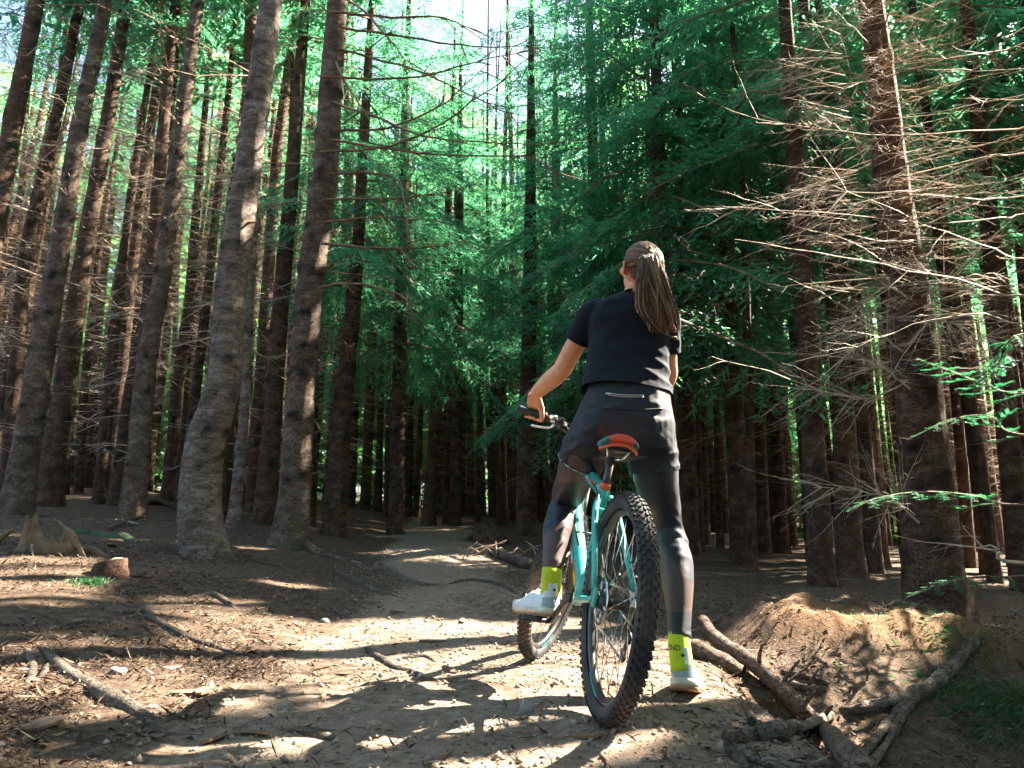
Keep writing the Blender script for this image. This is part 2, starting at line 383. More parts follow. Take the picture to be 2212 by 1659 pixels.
# ---- gravel pressed into the path
n = 3200; y = 1.3 * (9 / 1.3) ** rng.random(n); x = path_c(y) + rng.normal(0, .62, n); z = ground_h(x, y); s_ = rng.uniform(.003, .011, n) * (1 + .8 * (rng.random(n) < .06))
O = np.array([[1, 0, 0], [0, 1, 0], [-1, 0, 0], [0, -1, 0], [0, 0, .8], [0, 0, -.6]]); k = rng.normal(0, .22, (n, 6, 3)); V = (O[None] + k) * s_[:, None, None] * rng.uniform(.7, 1.4, (n, 1, 3)) + np.stack([x, y, z + .002], 1)[:, None]
Fo = np.array([[0, 1, 4], [1, 2, 4], [2, 3, 4], [3, 0, 4], [1, 0, 5], [2, 1, 5], [3, 2, 5], [0, 3, 5]]); F = (Fo[None] + (np.arange(n) * 6)[:, None, None]).reshape(-1, 3)
M['gravel'] = simple('gravel', (0.26, 0.20, 0.15), .9, var=.5, sc=4)
tag(ob('gravel', np_mesh('gravel', V.reshape(-1, 3), F), M['gravel']), 'small stones pressed into the packed dirt path', 'gravel', kind='stuff')
# ---- helpers for wood lying on the ground
M['root'] = bark('root_wood', (0.07, 0.055, 0.045), (0.16, 0.125, 0.10), (0.27, 0.22, 0.18), 1.0, crack=.0)
M['root_grey'] = bark('weathered_wood', (0.085, 0.063, 0.047), (0.20, 0.158, 0.122), (0.35, 0.285, 0.225), 1.0, crack=.0)
M['log'] = bark('log_bark', (0.10, 0.065, 0.045), (0.24, 0.17, 0.125), (0.42, 0.32, 0.25), 1.6, crack=.0)
M['cut'] = simple('cut_wood', (0.36, 0.22, 0.13), 0.8, var=0.3, sc=25, bmp=0.004)
M['stone'] = simple('grey_stone', (0.24, 0.22, 0.205), 0.85, var=0.3, sc=18, bmp=0.01)
m, nt, b = nmat('mossy_bark'); M['moss'] = m; v = coords(nt); n1 = noise(nt, v, 14, 5, .7); n2 = noise(nt, v, 60, 4)
nt.links.new(mix(nt, ramp(nt, n1, [(.42, (0, 0, 0)), (.56, (1, 1, 1))]), (0.05, 0.032, 0.02), ramp(nt, n2, [(.3, (0.012, 0.05, 0.012)), (.7, (0.035, 0.12, 0.03))])), b.inputs['Base Color']); b.inputs['Roughness'].default_value = .95; bump(nt, b, n2, .02)
M['splinter'] = simple('splintered_wood', (0.15, 0.095, 0.055), 0.85, var=0.45, sc=14, bmp=0.01)
def wood(name, pts, rad, mat, n=12, sides=10, lump=0.18, flat=1.0, mb=None, seed=0, mi=0):
    P = spl(pts, n); r = lerp_list(rad, n)
    own = mb is None; mb = mb or MB()
    o = mb.tube(P, r, sides, flat=flat, mi=mi)
    for k in range(o, o + n * sides):
        i = (k - o) // sides; p = Vector(mb.v[k]); d = p - P[i]
        q = 1 + lump * float(vn(p.x * 14 + p.z * 9, p.y * 14 + p.z * 7 + seed, 40 + seed)) + 0.5 * lump * float(vn(p.x * 40, p.y * 40 + p.z * 37, 41))
        mb.v[k] = tuple(P[i] + d * q)
    return mb.build(name, mat) if own else mb
def on_ground(pp, lift):
    out = []
    for i, p in enumerate(pp):
        g = G(*p); out.append(g + Vector((0, 0, lift[i] if hasattr(lift, '__len__') else lift)))
    return out
ROOTS = [
 ([(88, 1398), (102, 1412), (145, 1454), (213, 1497), (277, 1531), (320, 1557), (372, 1590)], [.010, .018, .026, .030, .028, .022, .008], 'root_grey', 'thick grey root running down the slope in the left foreground'),
 ([(195, 1302), (265, 1326), (307, 1322), (342, 1347), (410, 1382), (470, 1399), (545, 1426)], [.012, .020, .024, .022, .022, .018, .006], 'root', 'long wavy dark root crossing the needle-strewn slope on the left'),
 ([(400, 1294), (430, 1290), (461, 1289), (491, 1305), (520, 1325)], [.008, .020, .026, .022, .006], 'root_grey', 'short pale arched root in sun on the left slope'),
 ([(715, 1236), (732, 1240), (774, 1262), (817, 1279), (900, 1302)], [.012, .024, .028, .026, .008], 'root', 'shaded root running diagonally over the path edge below the big trunk'),
 ([(812, 1216), (825, 1223), (860, 1245), (902, 1262), (970, 1268)], [.012, .03, .034, .028, .008], 'root_grey', 'smooth grey root on the path in front of the bump'),
 ([(785, 1398), (800, 1408), (825, 1428), (855, 1445), (905, 1448)], [.008, .020, .022, .018, .006], 'root', 'crooked root crossing the middle of the sunlit path'),
 ([(870, 1446), (885, 1450), (910, 1463), (936, 1476)], [.006, .012, .012, .004], 'root', 'thin straight root tip beside the crooked root on the path'),
 ([(845, 1426), (880, 1423), (919, 1421), (950, 1434)], [.005, .013, .013, .005], 'root', 'thin bowed root just above the crooked root on the path'),
 ([(625, 1277), (667, 1279), (723, 1321), (770, 1340)], [.010, .022, .022, .006], 'root', 'low root half buried on the shaded slope left of the path'),
 ([(610, 1575), (640, 1582), (672, 1586), (706, 1595), (745, 1607)], [.006, .018, .020, .018, .005], 'root_grey', 'flat grey root at the bottom edge of the path'),
 ([(960, 1264), (1000, 1258), (1040, 1257), (1086, 1266), (1128, 1289)], [.008, .020, .022, .020, .008], 'root', 'shaded root crossing the path just left of the front wheel'),
 ([(56, 1404), (62, 1415), (70, 1441), (64, 1471), (40, 1494)], [.008, .014, .016, .014, .006], 'root_grey', 'pale hooked root at the left edge, outer one of two'),
 ([(110, 1428), (100, 1445), (85, 1467), (48, 1490)], [.006, .012, .013, .005], 'root_grey', 'pale hooked root at the left edge, inner one of two'),
 ([(515, 1200), (560, 1216), (610, 1230), (650, 1262)], [.006, .013, .013, .004], 'root', 'thin dark root in the shade below the curved trunk'),
]
for k, (pp, rr, mt, lab) in enumerate(ROOTS):
    g = on_ground(pp, [-0.006] + [r * -0.05 for r in rr[1:-1]] + [-0.012])
    tag(wood('exposed_root', g, rr, M[mt], n=26, sides=9, seed=k), lab, 'root', 'exposed tree roots')

# ---- logs and broken wood in the hollow on the right
lp = [(1519, 1341), (1550, 1385), (1603, 1419), (1644, 1446), (1687, 1486), (1731, 1533), (1771, 1567), (1822, 1620), (1880, 1680)]
ly = [3.42, 3.22, 3.05, 2.94, 2.80, 2.64, 2.52, 2.38, 2.22]
lg = [GL(p[0], p[1], .05 if i else .09) for i, p in enumerate(lp)]
LOG = empty('fallen_log', lg[4]); 
def rel(o, e):
    o.parent = e; o.matrix_parent_inverse = Matrix.Translation(-Vector(e.location)); return o
def fit_ground(P, r, sink=0.2):
    return [Vector((p.x, p.y, max(p.z, gh(p.x, p.y) + r * (1 - sink)))) for p in P]
lr = [.030, .038, .037, .037, .037, .036, .034, .032, .030]
rel(wood('trunk', lg, lr, M['log'], n=40, sides=14, lump=0.16), LOG)
for k, (i, d, L, r) in enumerate([(3, (-0.1, -0.2, 0.5), .08, .009), (4, (0.35, -0.1, 0.6), .10, .008), (4, (0.8, 0.2, 0.5), .16, .006), (5, (0.5, -0.3, 0.8), .07, .009), (6, (0.2, -0.4, .7), .06, .010)]):
    p = lg[i]; d = Vector(d).normalized()
    rel(wood('branch_stub', [p, p + d * (L * .5 + .02), p + d * (L + .03) + Vector((0.02, 0, 0.01))], [r * 1.3, r, r * .5], M['root'], n=7, sides=7, seed=k), LOG)
tag(LOG, 'pale barked fallen log lying diagonally in the hollow beside the heel', 'log')
tag(wood('log_piece', [GL(1500, 1396, .03), GL(1520, 1408, .03), GL(1560, 1430, .03), GL(1600, 1452, .03)], [.036, .04, .04, .036], M['log'], n=12, sides=12), 'short reddish log end tucked under the pale fallen log', 'log')
FK = empty('driftwood_fork', G(1950, 1530))
fk = [([(2120, 1376, 2.86), (2101, 1392, 2.82), (2057, 1439, 2.74), (2013, 1479, 2.66), (1956, 1507, 2.60), (1855, 1530, 2.58), (1788, 1548, 2.60), (1730, 1572, 2.58)], [.014, .024, .030, .034, .030, .024, .020, .012]),
      ([(1993, 1490, 2.62), (1973, 1507, 2.56), (1939, 1546, 2.48), (1902, 1583, 2.40), (1856, 1648, 2.28)], [.030, .028, .025, .022, .017]),
      ([(1945, 1548, 2.46), (1923, 1593, 2.36), (1872, 1665, 2.22)], [.015, .016, .013])]
for k, (pp, rr) in enumerate(fk):
    g = [GL(a, b_, .025) for a, b_, y in pp]
    rel(wood('limb', g, rr, M['root_grey'], n=44, sides=12, lump=0.34, seed=k + 3), FK)
tag(FK, 'grey weathered root fork with mossy limbs in the hollow', 'driftwood')
STK = [
 ([(1760, 1572, 2.60), (1690, 1582, 2.62), (1637, 1587, 2.64), (1566, 1597, 2.62)], [.030, .034, .030, .016], 'root_grey', 'thick grey broken branch lying left under the fallen log'),
 ([(1597, 1627, 2.36), (1657, 1647, 2.30), (1740, 1668, 2.22)], [.016, .018, .016], 'root_grey', 'pale round stick at the bottom edge right of the wheel'),
 ([(1566, 1607, 2.42), (1590, 1630, 2.36), (1622, 1668, 2.24)], [.011, .013, .012], 'root', 'dark slanting stick at the bottom edge right of the wheel'),
 ([(1598, 1510, 2.78), (1625, 1550, 2.66), (1634, 1562, 2.62), (1716, 1564, 2.60)], [.010, .012, .010, .007], 'root_grey', 'thin bent stick on the bank below the heel'),
 ([(1690, 1452, 2.98), (1740, 1462, 2.96), (1790, 1476, 2.94)], [.014, .016, .010], 'log', 'sunlit peeled stick behind the fallen log, upper of two'),
 ([(1688, 1466, 2.90), (1725, 1482, 2.88), (1785, 1490, 2.88)], [.014, .016, .012], 'log', 'sunlit peeled stick behind the fallen log, lower of two'),
 ([(1745, 1485, 2.84), (1758, 1462, 2.86), (1769, 1443, 2.88)], [.008, .008, .004], 'root', 'short dark twig standing up from the sunlit sticks'),
 ([(1872, 1470, 2.95), (1876, 1450, 2.96), (1872, 1438, 2.98)], [.006, .006, .003], 'root_grey', 'small curled twig in the shade of the soil mound'),
]
for k, (pp, rr, mt, lab) in enumerate(STK):
    g = [GL(a, b_, .012 if k not in (6, 7) else .012 + .05 * i) for i, (a, b_, y) in enumerate(pp)]
    tag(wood('stick', g, rr, M[mt], n=14, sides=9, lump=.2, seed=k + 9), lab, 'stick', 'sticks in the hollow')
# broken sticks standing on the mound
for k, (pts, rr, lab) in enumerate([([(1902, 1328, 4.45), (1903, 1312, 4.45), (1900, 1298, 4.45)], [.020, .020, .016], 'upright broken stub on top of the sunlit mound'),
                               ([(1908, 1320, 4.45), (1920, 1308, 4.46), (1931, 1299, 4.48)], [.010, .009, .006], 'slanting twig right of the stub on the mound'),
                               ([(1840, 1308, 4.45), (1855, 1316, 4.43), (1872, 1324, 4.41)], [.009, .009, .008], 'thin lit twig left of the stub on the mound'),
                               ([(1924, 1334, 4.40), (1934, 1318, 4.42), (1940, 1312, 4.43)], [.008, .008, .005], 'short twig leaning at the right end of the mound')]):
    tag(wood('broken_stub', [W(*p) for p in pts], rr, M['log'], n=8, sides=8, seed=k), lab, 'twig', 'broken twigs on the mound')

M['grass'] = leafmat('moss_grass', (0.015, 0.05, 0.02), (0.04, 0.10, 0.03), (0.04, 0.16, 0.05), fac=.3)
# ---- grass and moss tufts in the lower right corner
def tufts(pp, n, spread, hmax, name, lab, seed):
    g = np.random.default_rng(seed); c = G(*pp); x = c.x + g.normal(0, spread, n); y = c.y + g.normal(0, spread * .8, n); z = ground_h(x, y); a = g.random(n) * 6.283; h = hmax * g.uniform(.3, 1, n); l = g.uniform(.3, 1.2, n)
    d = np.stack([np.cos(a) * l, np.sin(a) * l, np.ones(n)], 1); w = np.stack([-np.sin(a), np.cos(a), 0 * a], 1) * .0022; p = np.stack([x, y, z - .003], 1)
    V = np.stack([p - w, p + w, p + d * h[:, None] * .6 + w * .7, p + d * h[:, None] * np.array([1.3, 1.3, .9])], 1).reshape(-1, 3); i = np.arange(n) * 4
    o = ob(name, np_mesh(name, V, np.concatenate([np.stack([i, i + 1, i + 2], 1), np.stack([i, i + 2, i + 3], 1)])), M['grass']); return tag(o, lab, 'grass', kind='stuff')
tufts((2170, 1540), 1500, .17, .045, 'grass', 'dark green grass and moss in the lower right corner', 1)
tufts((2075, 1395), 450, .09, .035, 'grass', 'mossy grass along the grey root fork', 2)
tufts((1870, 1340), 300, .16, .02, 'grass', 'thin moss and grass on top of the soil mound', 3)
tufts((195, 1262), 260, .06, .05, 'grass', 'bright green tuft below the sawn stump', 4)
# ---- sawn stump, splintered stump, moss log, stones, chips on the left
g = G(237, 1243); ST = empty('tree_stump', g)
mb = MB(); rings = []
for z, r in [(-.05, .14), (.02, .118), (.05, .106), (.08, .102), (.092, .097)]:
    rings.append([Vector((math.cos(a) * r * (1 + .07 * float(vn(math.cos(a) * 3, math.sin(a) * 3 + z * 4, 5))), math.sin(a) * r * (1 + .07 * float(vn(math.cos(a) * 3, math.sin(a) * 3, 6))), z + .02 * math.cos(a) * (z > .06))) for a in np.linspace(0, 2 * math.pi, 28, endpoint=False)])
mb.loft(rings, cap=False); mb.build('stump_bark', M['bark_red'], ST)
mb = MB(); mb.loft([[v + Vector((0, 0, -.003)) for v in rings[-1]], [Vector((v.x * .3, v.y * .3, v.z - .002 + .004)) for v in rings[-1]]]); mb.build('sawn_top', M['cut'], ST)
tag(ST, 'small sawn tree stump with pale cut top on the left slope', 'stump')
g = G(100, 1190); SP = empty('splintered_stump', g)
mb = MB(); nA_ = 44; outer, inner = [], []
hts = [.05 + .14 * abs(float(vn(k * .55, 3.3, 90))) + .13 * max(0, float(vn(k * 1.9, 7.7, 91))) for k in range(nA_)]
for k in range(nA_):
    an = 2 * math.pi * k / nA_; rr = .17 * (1 + .18 * float(vn(math.cos(an) * 2, math.sin(an) * 2, 92)))
    hh_ = hts[k] * (1.25 if math.cos(an + 2.4) > 0 else .7); c_, s_ = math.cos(an), math.sin(an)
    outer.append([Vector((c_ * rr * 1.35, s_ * rr * 1.2, -.05)), Vector((c_ * rr * 1.08, s_ * rr, .05)), Vector((c_ * rr, s_ * rr * .95, hh_ * .7)), Vector((c_ * rr * .95, s_ * rr * .9, hh_)), Vector((c_ * rr * .78, s_ * rr * .74, hh_ * .72)), Vector((c_ * rr * .55, s_ * rr * .5, .03)), Vector((c_ * .02, s_ * .02, .02))])
mb.v = [tuple(v_) for col_ in outer for v_ in col_]
mb.f = [(k * 7 + q, ((k + 1) % nA_) * 7 + q, ((k + 1) % nA_) * 7 + q + 1, k * 7 + q + 1) for k in range(nA_) for q in range(6)]; mb.m = [0] * len(mb.f)
mb.build('stump_shell', M['splinter'], SP, smooth=False)
for k, (p, q_, r_) in enumerate([((.10, -.06, .22), (.40, -.18, -.06), .035), ((-.20, -.10, .16), (-.38, -.16, -.05), .03), ((.16, .05, .02), (.46, .02, -.05), .03), ((-.05, -.12, .05), (.12, -.34, -.05), .028)]):
    p, q_ = Vector(p), Vector(q_); o = wood('splinter', [p, p.lerp(q_, .5) + Vector((0, 0, .02)), q_], [r_ * .3, r_, r_ * .5], M['splinter'], n=12, sides=8, lump=.4, flat=.45, seed=k); o.parent = SP
tag(SP, 'splintered rotten stump with jagged upright shards on the far left', 'stump')
gg = on_ground([(150, 1150), (200, 1156), (262, 1164), (300, 1172)], -.02)
tag(wood('mossy_log', gg, [.05, .075, .07, .03], M['moss'], n=16, sides=12, lump=.25), 'low log covered in green moss behind the sawn stump', 'log')
gg = on_ground([(300, 1096), (340, 1090), (384, 1104)], .05)
tag(wood('fallen_branch', gg, [.05, .06, .05], M['bark'], n=12, sides=10), 'brown fallen branch lying between the two left trunks', 'branch')
gg = on_ground([(235, 1150), (272, 1136), (308, 1124)], .03)
tag(wood('fallen_branch', gg, [.02, .024, .016], M['root_grey'], n=10, sides=8), 'thin dry branch lying left of the slim straight trunk', 'branch')
gg = on_ground([(1062, 1204), (1100, 1216), (1141, 1232)], .05)
tag(wood('fallen_branch', gg, [.05, .06, .055], M['root_grey'], n=12, sides=12), 'grey round log lying right of the path bump', 'log')
gg = on_ground([(600, 1180), (640, 1170), (668, 1160)], .02)
def stone(px, py, r, lab, mat='stone', grp='loose stones', name='stone', fl=.55):
    g = G(px, py); mb = MB(); mb.ball((0, 0, 0), (r, r * .8, r * fl), nu=14, nv=9)
    sd_ = random.random() * 50
    mb.v = [tuple(Vector(v) * (1 + .45 * float(vn(v[0] / r * 1.3 + sd_, v[1] / r * 1.3 + v[2] / r, 8)))) for v in mb.v]
    o = mb.build(name, M[mat]); o.location = g + Vector((0, 0, r * fl * .3)); o.rotation_euler = (random.uniform(-.2, .2), random.uniform(-.2, .2), random.random() * 6); return tag(o, lab, 'stone', grp)
stone(281, 1137, .085, 'flat pale stone at the foot of the slim straight trunk', fl=.3)
stone(256, 1457, .03, 'small pale round stone above the thick grey root')
stone(1135, 1542, .026, 'small pointed stone in the sun left of the rear wheel', fl=.8)
stone(1135, 1403, .035, 'little stone lying left of the front wheel')
stone(700, 1345, .03, 'small brown stone on the left edge of the sunlit path')
def chip(px, py, L, w, lab, mat='splinter', ang=None):
    g = G(px, py); mb = MB(); n = 7; rings = []
    for i in range(n):
        t = i / (n - 1) - .5; ww = w * (1 - abs(t) ** 3 * 5) * random.uniform(.8, 1.1) / 2; th = .006
        rings.append([Vector((t * L, ww, th)), Vector((t * L, -ww, th * 1.4)), Vector((t * L, -ww, 0)), Vector((t * L, ww, -.002))])
    mb.loft(rings); o = mb.build('bark_chip', M[mat], smooth=False)
    o.location = g + Vector((0, 0, .006)); o.rotation_euler = (random.uniform(-.2, .2), random.uniform(-.12, .12), ang if ang is not None else random.random() * 6)
    return tag(o, lab, 'bark chip', 'bark chips on the ground')
for px, py, L, w, lab in [(299, 1247, .22, .07, 'long flat wood chip right of the sawn stump'), (400, 1503, .10, .05, 'broad pale chip on the left slope above the bottom edge'), (440, 1500, .16, .05, 'weathered wood scrap beside the broad pale chip'), (715, 1196, .16, .06, 'pale chip on the slope right of the big trunk'),
      (612, 1180, .20, .07, 'light bark flake on the slope right of the curved trunk'), (645, 1181, .13, .05, 'second bark flake right of the curved trunk'), (500, 1185, .13, .05, 'bark flake at the foot of the curved trunk'), (860, 1325, .14, .05, 'dark bark chip in the shade in the middle of the path'),
      (935, 1390, .14, .04, 'bark chip in the sun in the middle of the path'), (1000, 1344, .12, .03, 'thin bark chip at the shade edge on the path'), (1105, 1394, .10, .03, 'small chip in the sun close to the front wheel'), (970, 1452, .13, .03, 'narrow wood chip pointing along the path'),
      (460, 1600, .10, .06, 'reddish curled leaf-like flake in the left foreground'), (540, 1590, .12, .04, 'thin flake near the bottom edge left of the path'), (90, 1575, .12, .06, 'grey bark flake in the lower left corner'), (1270, 1595, .08, .05, 'reddish chip below the rear wheel'), (240, 1180, .15, .06, 'bark scrap between stump and mossy log'), (170, 1345, .12, .04, 'bark scrap on the left slope in shade')]:
    chip(px, py, L, w, lab)
# twig pile by the path
TP = empty('twig_pile', G(1085, 1208))
for k in range(16):
    a = random.uniform(0, 3.14); L = random.uniform(.2, .45); p = Vector((random.uniform(-.45, .4), random.uniform(-.15, .2), .02)); d = Vector((math.cos(a), math.sin(a) * .5, random.uniform(.05, .5))) * L
    o = wood('twig', [p - d * .5 + Vector((0, 0, .06)), p + Vector((0, 0, .1)), p + d * .5 + Vector((0, 0, random.uniform(0, .12)))], [.006, .007, .003], M['twig'], n=6, sides=5, seed=k); o.parent = TP
tag(TP, 'heap of dry twigs on the right edge of the path', 'twig pile')
g = G(1050, 1172); DS = empty('dark_stump', g)
mb = MB(); rings = []
for z, r in [(-.1, .34), (.06, .28), (.15, .22), (.22, .16), (.27, .08)]:
    rings.append([Vector((math.cos(a) * r * (1 + .25 * float(vn(math.cos(a) * 2.5, math.sin(a) * 2.5 + z * 3, 55))), math.sin(a) * r * .7, z * (1 + .2 * float(vn(math.cos(a) * 3, math.sin(a) * 3, 56))))) for a in np.linspace(0, 2 * math.pi, 30, endpoint=False)])
mb.loft(rings); mb.build('root_plate', M['bark'], DS)
for k in range(5):
    a = k * 1.25; o = wood('root', [Vector((math.cos(a) * .14, math.sin(a) * .1, .14)), Vector((math.cos(a) * .3, math.sin(a) * .2, .08)), Vector((math.cos(a) * .5, math.sin(a) * .3, -.06))], [.05, .035, .015], M['root'], n=9, sides=8); o.parent = DS
tag(DS, 'dark rotten stump at the bend of the path', 'stump')

# ================================================================== trees
def np_mesh_m(name, V, F, mi=None, smooth=False):
    me = np_mesh(name, V, F, smooth)
    if mi is not None: me.polygons.foreach_set('material_index', np.asarray(mi, np.int32))
    return me
def tri_tubes(lines):
    """thin three-sided tubes: list of (points Nx3, radii N) -> V, F"""
    by = {}
    for P, r in lines: by.setdefault(len(P), []).append((P, r))
    Vs, Fs, o = [], [], 0; cs = [(math.cos(k * 2.0944), math.sin(k * 2.0944)) for k in range(3)]
    for n, ls in by.items():
        P = np.array([np.asarray(p, float) for p, r in ls]); r = np.array([np.asarray(r, float) for p, r in ls]); m = len(ls)
        T = np.empty_like(P); T[:, 1:-1] = P[:, 2:] - P[:, :-2]; T[:, 0] = P[:, 1] - P[:, 0]; T[:, -1] = P[:, -1] - P[:, -2]
        T /= np.linalg.norm(T, axis=2, keepdims=True) + 1e-9
        a = np.where(np.abs(T[:, :1, 2:3]) < .9, np.array([0, 0, 1.]), np.array([1., 0, 0])) + 0 * T
        u = np.cross(T, a); u /= np.linalg.norm(u, axis=2, keepdims=True) + 1e-9; w = np.cross(T, u)
        Vs.append(np.stack([P + (u * c_ + w * s_) * r[:, :, None] for c_, s_ in cs], 2).reshape(-1, 3))
        i = (np.arange(m)[:, None] * n + np.arange(n - 1)[None, :]).ravel() * 3 + o
        for k in range(3):
            q = (k + 1) % 3
            Fs.append(np.stack([i + k, i + q, i + 3 + q], 1)); Fs.append(np.stack([i + k, i + 3 + q, i + 3 + k], 1))
        o += m * n * 3
    return np.concatenate(Vs), np.concatenate(Fs)
def make_bough(seed, ntw, nsh, shl, shw, droop, L=1.0):
    """one live branch along +X, unit length, needles as many small shards"""
    g = np.random.default_rng(seed); tv, tf = [], []; lines = []
    ax = lambda t: np.array([t * L, 0.03 * math.sin(t * 7 + seed), -droop * t * t + 0.10 * t ** 4])
    lines.append(([ax(t) for t in np.linspace(0, 1, 6)], np.linspace(.012, .002, 6)))
    V, F, o = [], [], 0
    for k in range(ntw):
        t = .10 + .90 * (k + g.random()) / ntw
        for sgn in (-1, 1):
            base = ax(t); l = (0.40 * (1 - t) ** .75 + .07) * g.uniform(.7, 1.15)
            an = math.radians(g.uniform(42, 66)) * sgn
            d = np.array([math.cos(an), math.sin(an), -g.uniform(.05, .55)]); d /= np.linalg.norm(d)
            side = np.cross(d, [0, 0, 1.]); side /= np.linalg.norm(side); up = np.cross(side, d)
            m = max(3, int(nsh * l / .3))
            s = (np.arange(m) + g.random(m)) / m
            p = base + d * (s * l)[:, None] + np.array([0, 0, -.25 * l]) * (s ** 2)[:, None]
            a2 = g.choice([-1, 1], m) * g.uniform(.35, .95, m); ro = g.uniform(-.7, .7, m)
            q = d * np.cos(a2)[:, None] + (side * np.cos(ro)[:, None] + up * np.sin(ro)[:, None]) * np.sin(a2)[:, None]
            ln = shl * g.uniform(.6, 1.3, m); wv = np.cross(q, up + side * g.normal(0, .6, (m, 1))); wv /= np.linalg.norm(wv, axis=1)[:, None] + 1e-9
            V.append(np.stack([p - wv * shw / 2, p + wv * shw / 2, p + q * ln[:, None]], 1).reshape(-1, 3))
            i = np.arange(m) * 3 + o; F.append(np.stack([i, i + 1, i + 2], 1)); o += m * 3
    V = np.concatenate(V); F = np.concatenate(F); tv, tf = tri_tubes(lines)
    mi = np.concatenate([np.zeros(len(F), int), np.ones(len(tf), int)])
    return np.concatenate([V, tv]), np.concatenate([F, tf + len(V)]), mi
BOUGH_F = [make_bough(s, 26, 15, .066, .012, .30 + .1 * (s % 3)) for s in range(5)]      # fine
BOUGH_M = [make_bough(20 + s, 18, 10, .095, .020, .32 + .1 * (s % 3)) for s in range(5)]   # middle distance
BOUGH_C = [make_bough(40 + s, 9, 5, .20, .070, .30) for s in range(4)]                  # high crowns, out of view
# --- where sun reaches: patches read off the picture, kept free of boughs along the sun's direction
LIT = [[(0, 1195), (120, 1200), (235, 1245), (120, 1295), (0, 1290)], [(385, 1288), (520, 1300), (520, 1335), (400, 1322)],
 [(430, 1352), (800, 1340), (1250, 1338), (1262, 1405), (1000, 1432), (800, 1385), (560, 1412), (440, 1392)],
 [(0, 1455), (100, 1425), (200, 1455), (120, 1480), (0, 1490)], [(620, 1430), (830, 1420), (800, 1470), (640, 1462)],
 [(900, 1440), (1260, 1420), (1260, 1525), (1000, 1502), (900, 1522)], [(820, 1500), (1250, 1500), (1240, 1600), (900, 1562)],
 [(850, 1600), (1260, 1590), (1260, 1659), (850, 1659)], [(1410, 1380), (1600, 1420), (1620, 1560), (1560, 1500), (1400, 1490)],
 [(1620, 1335), (2010, 1340), (2020, 1385), (1900, 1420), (1900, 1500), (1600, 1480)], [(780, 1180), (960, 1200), (1140, 1215), (1130, 1238), (950, 1218), (780, 1198)],
 [(560, 1250), (700, 1262), (690, 1272), (560, 1262)], [(1260, 1440), (1290, 1440), (1290, 1540), (1250, 1540)], [(300, 1500), (420, 1520), (380, 1540), (300, 1530)], [(560, 1410), (760, 1410), (700, 1440), (580, 1440)]]
def inside(p, poly):
    x, y = p; c = False; j = len(poly) - 1
    for i in range(len(poly)):
        xi, yi = poly[i]; xj, yj = poly[j]
        if (yi > y) != (yj > y) and x < (xj - xi) * (y - yi) / (yj - yi) + xi: c = not c
        j = i
    return c
litp = []
for poly in LIT:
    xs = [p[0] for p in poly]; ys_ = [p[1] for p in poly]
    for px in np.arange(min(xs), max(xs) + 1, 28):
        for py in np.arange(min(ys_), max(ys_) + 1, 14):
            if inside((px, py), poly): litp.append(G(px, py))
for a, b_ in [((1470, 990, 2.95), (1490, 1230, 2.98)), ((1490, 1230, 2.98), (1500, 1420, 2.9)), ((1450, 560, 2.98), (1470, 730, 2.92)), ((1519, 1341, 3.4), (1660, 1460, 2.9)), ((1360, 1070, 2.4), (1400, 1250, 2.3))]:
    A, B = W(*a), W(*b_)
    litp += [A.lerp(B, t) for t in np.linspace(0, 1, 8)]
NGR = len(litp)
# twigs and sprigs lit on the right, sunlit trunk edges on the left
litp += [W(px, py, 5.0) for px in range(1560, 2200, 60) for py in range(430, 640, 45)] + [W(px, py, 3.6) for px in range(1850, 2160, 60) for py in (770, 800, 1050, 1080)]
litp += [W(665, py, 8.0) for py in (560, 700, 860, 980, 1090)] + [W(315, py, 9.0) for py in (1040, 1090)] + [W(520, py, 6.4) for py in (330, 480, 620)]
e1 = np.array(SUN.cross(Vector((0, 0, 1))).normalized()); e2 = np.array(Vector(e1).cross(SUN))
sunv = np.array(SUN); litp = np.array([tuple(p) for p in litp]); LIT2 = np.stack([litp @ e1, litp @ e2, litp @ sunv], 1)
CELL = .06; amin = LIT2[:, :2].min(0) - 1; NG = np.ceil((LIT2[:, :2].max(0) + 1 - amin) / CELL).astype(int); OCC = np.zeros(NG, bool)
for a, b_, _s in LIT2:
    i0, j0 = int((a - amin[0]) / CELL), int((b_ - amin[1]) / CELL); OCC[i0 - 2:i0 + 3, j0 - 2:j0 + 3] = True
OCCG = np.zeros(NG, bool)
for a, b_, _s in LIT2[:NGR]:
    i0, j0 = int((a - amin[0]) / CELL), int((b_ - amin[1]) / CELL); OCCG[i0 - 1:i0 + 2, j0 - 1:j0 + 2] = True
def shades_ground(P):
    i = ((P @ e1 - amin[0]) / CELL).astype(int); j = ((P @ e2 - amin[1]) / CELL).astype(int)
    ok = (i >= 0) & (j >= 0) & (i < NG[0]) & (j < NG[1]); r = np.zeros(len(P), bool); r[ok] = OCCG[i[ok], j[ok]]
    return r & (P @ sunv > 4.0)
def in_shaft(P):
    """True where a world point P stands between the sun and a sunlit patch"""
    i = ((P @ e1 - amin[0]) / CELL).astype(int); j = ((P @ e2 - amin[1]) / CELL).astype(int)
    ok = (i >= 0) & (j >= 0) & (i < NG[0]) & (j < NG[1]); r = np.zeros(len(P), bool); r[ok] = OCC[i[ok], j[ok]]
    return r & (P @ sunv > 4.2 + 3.0)
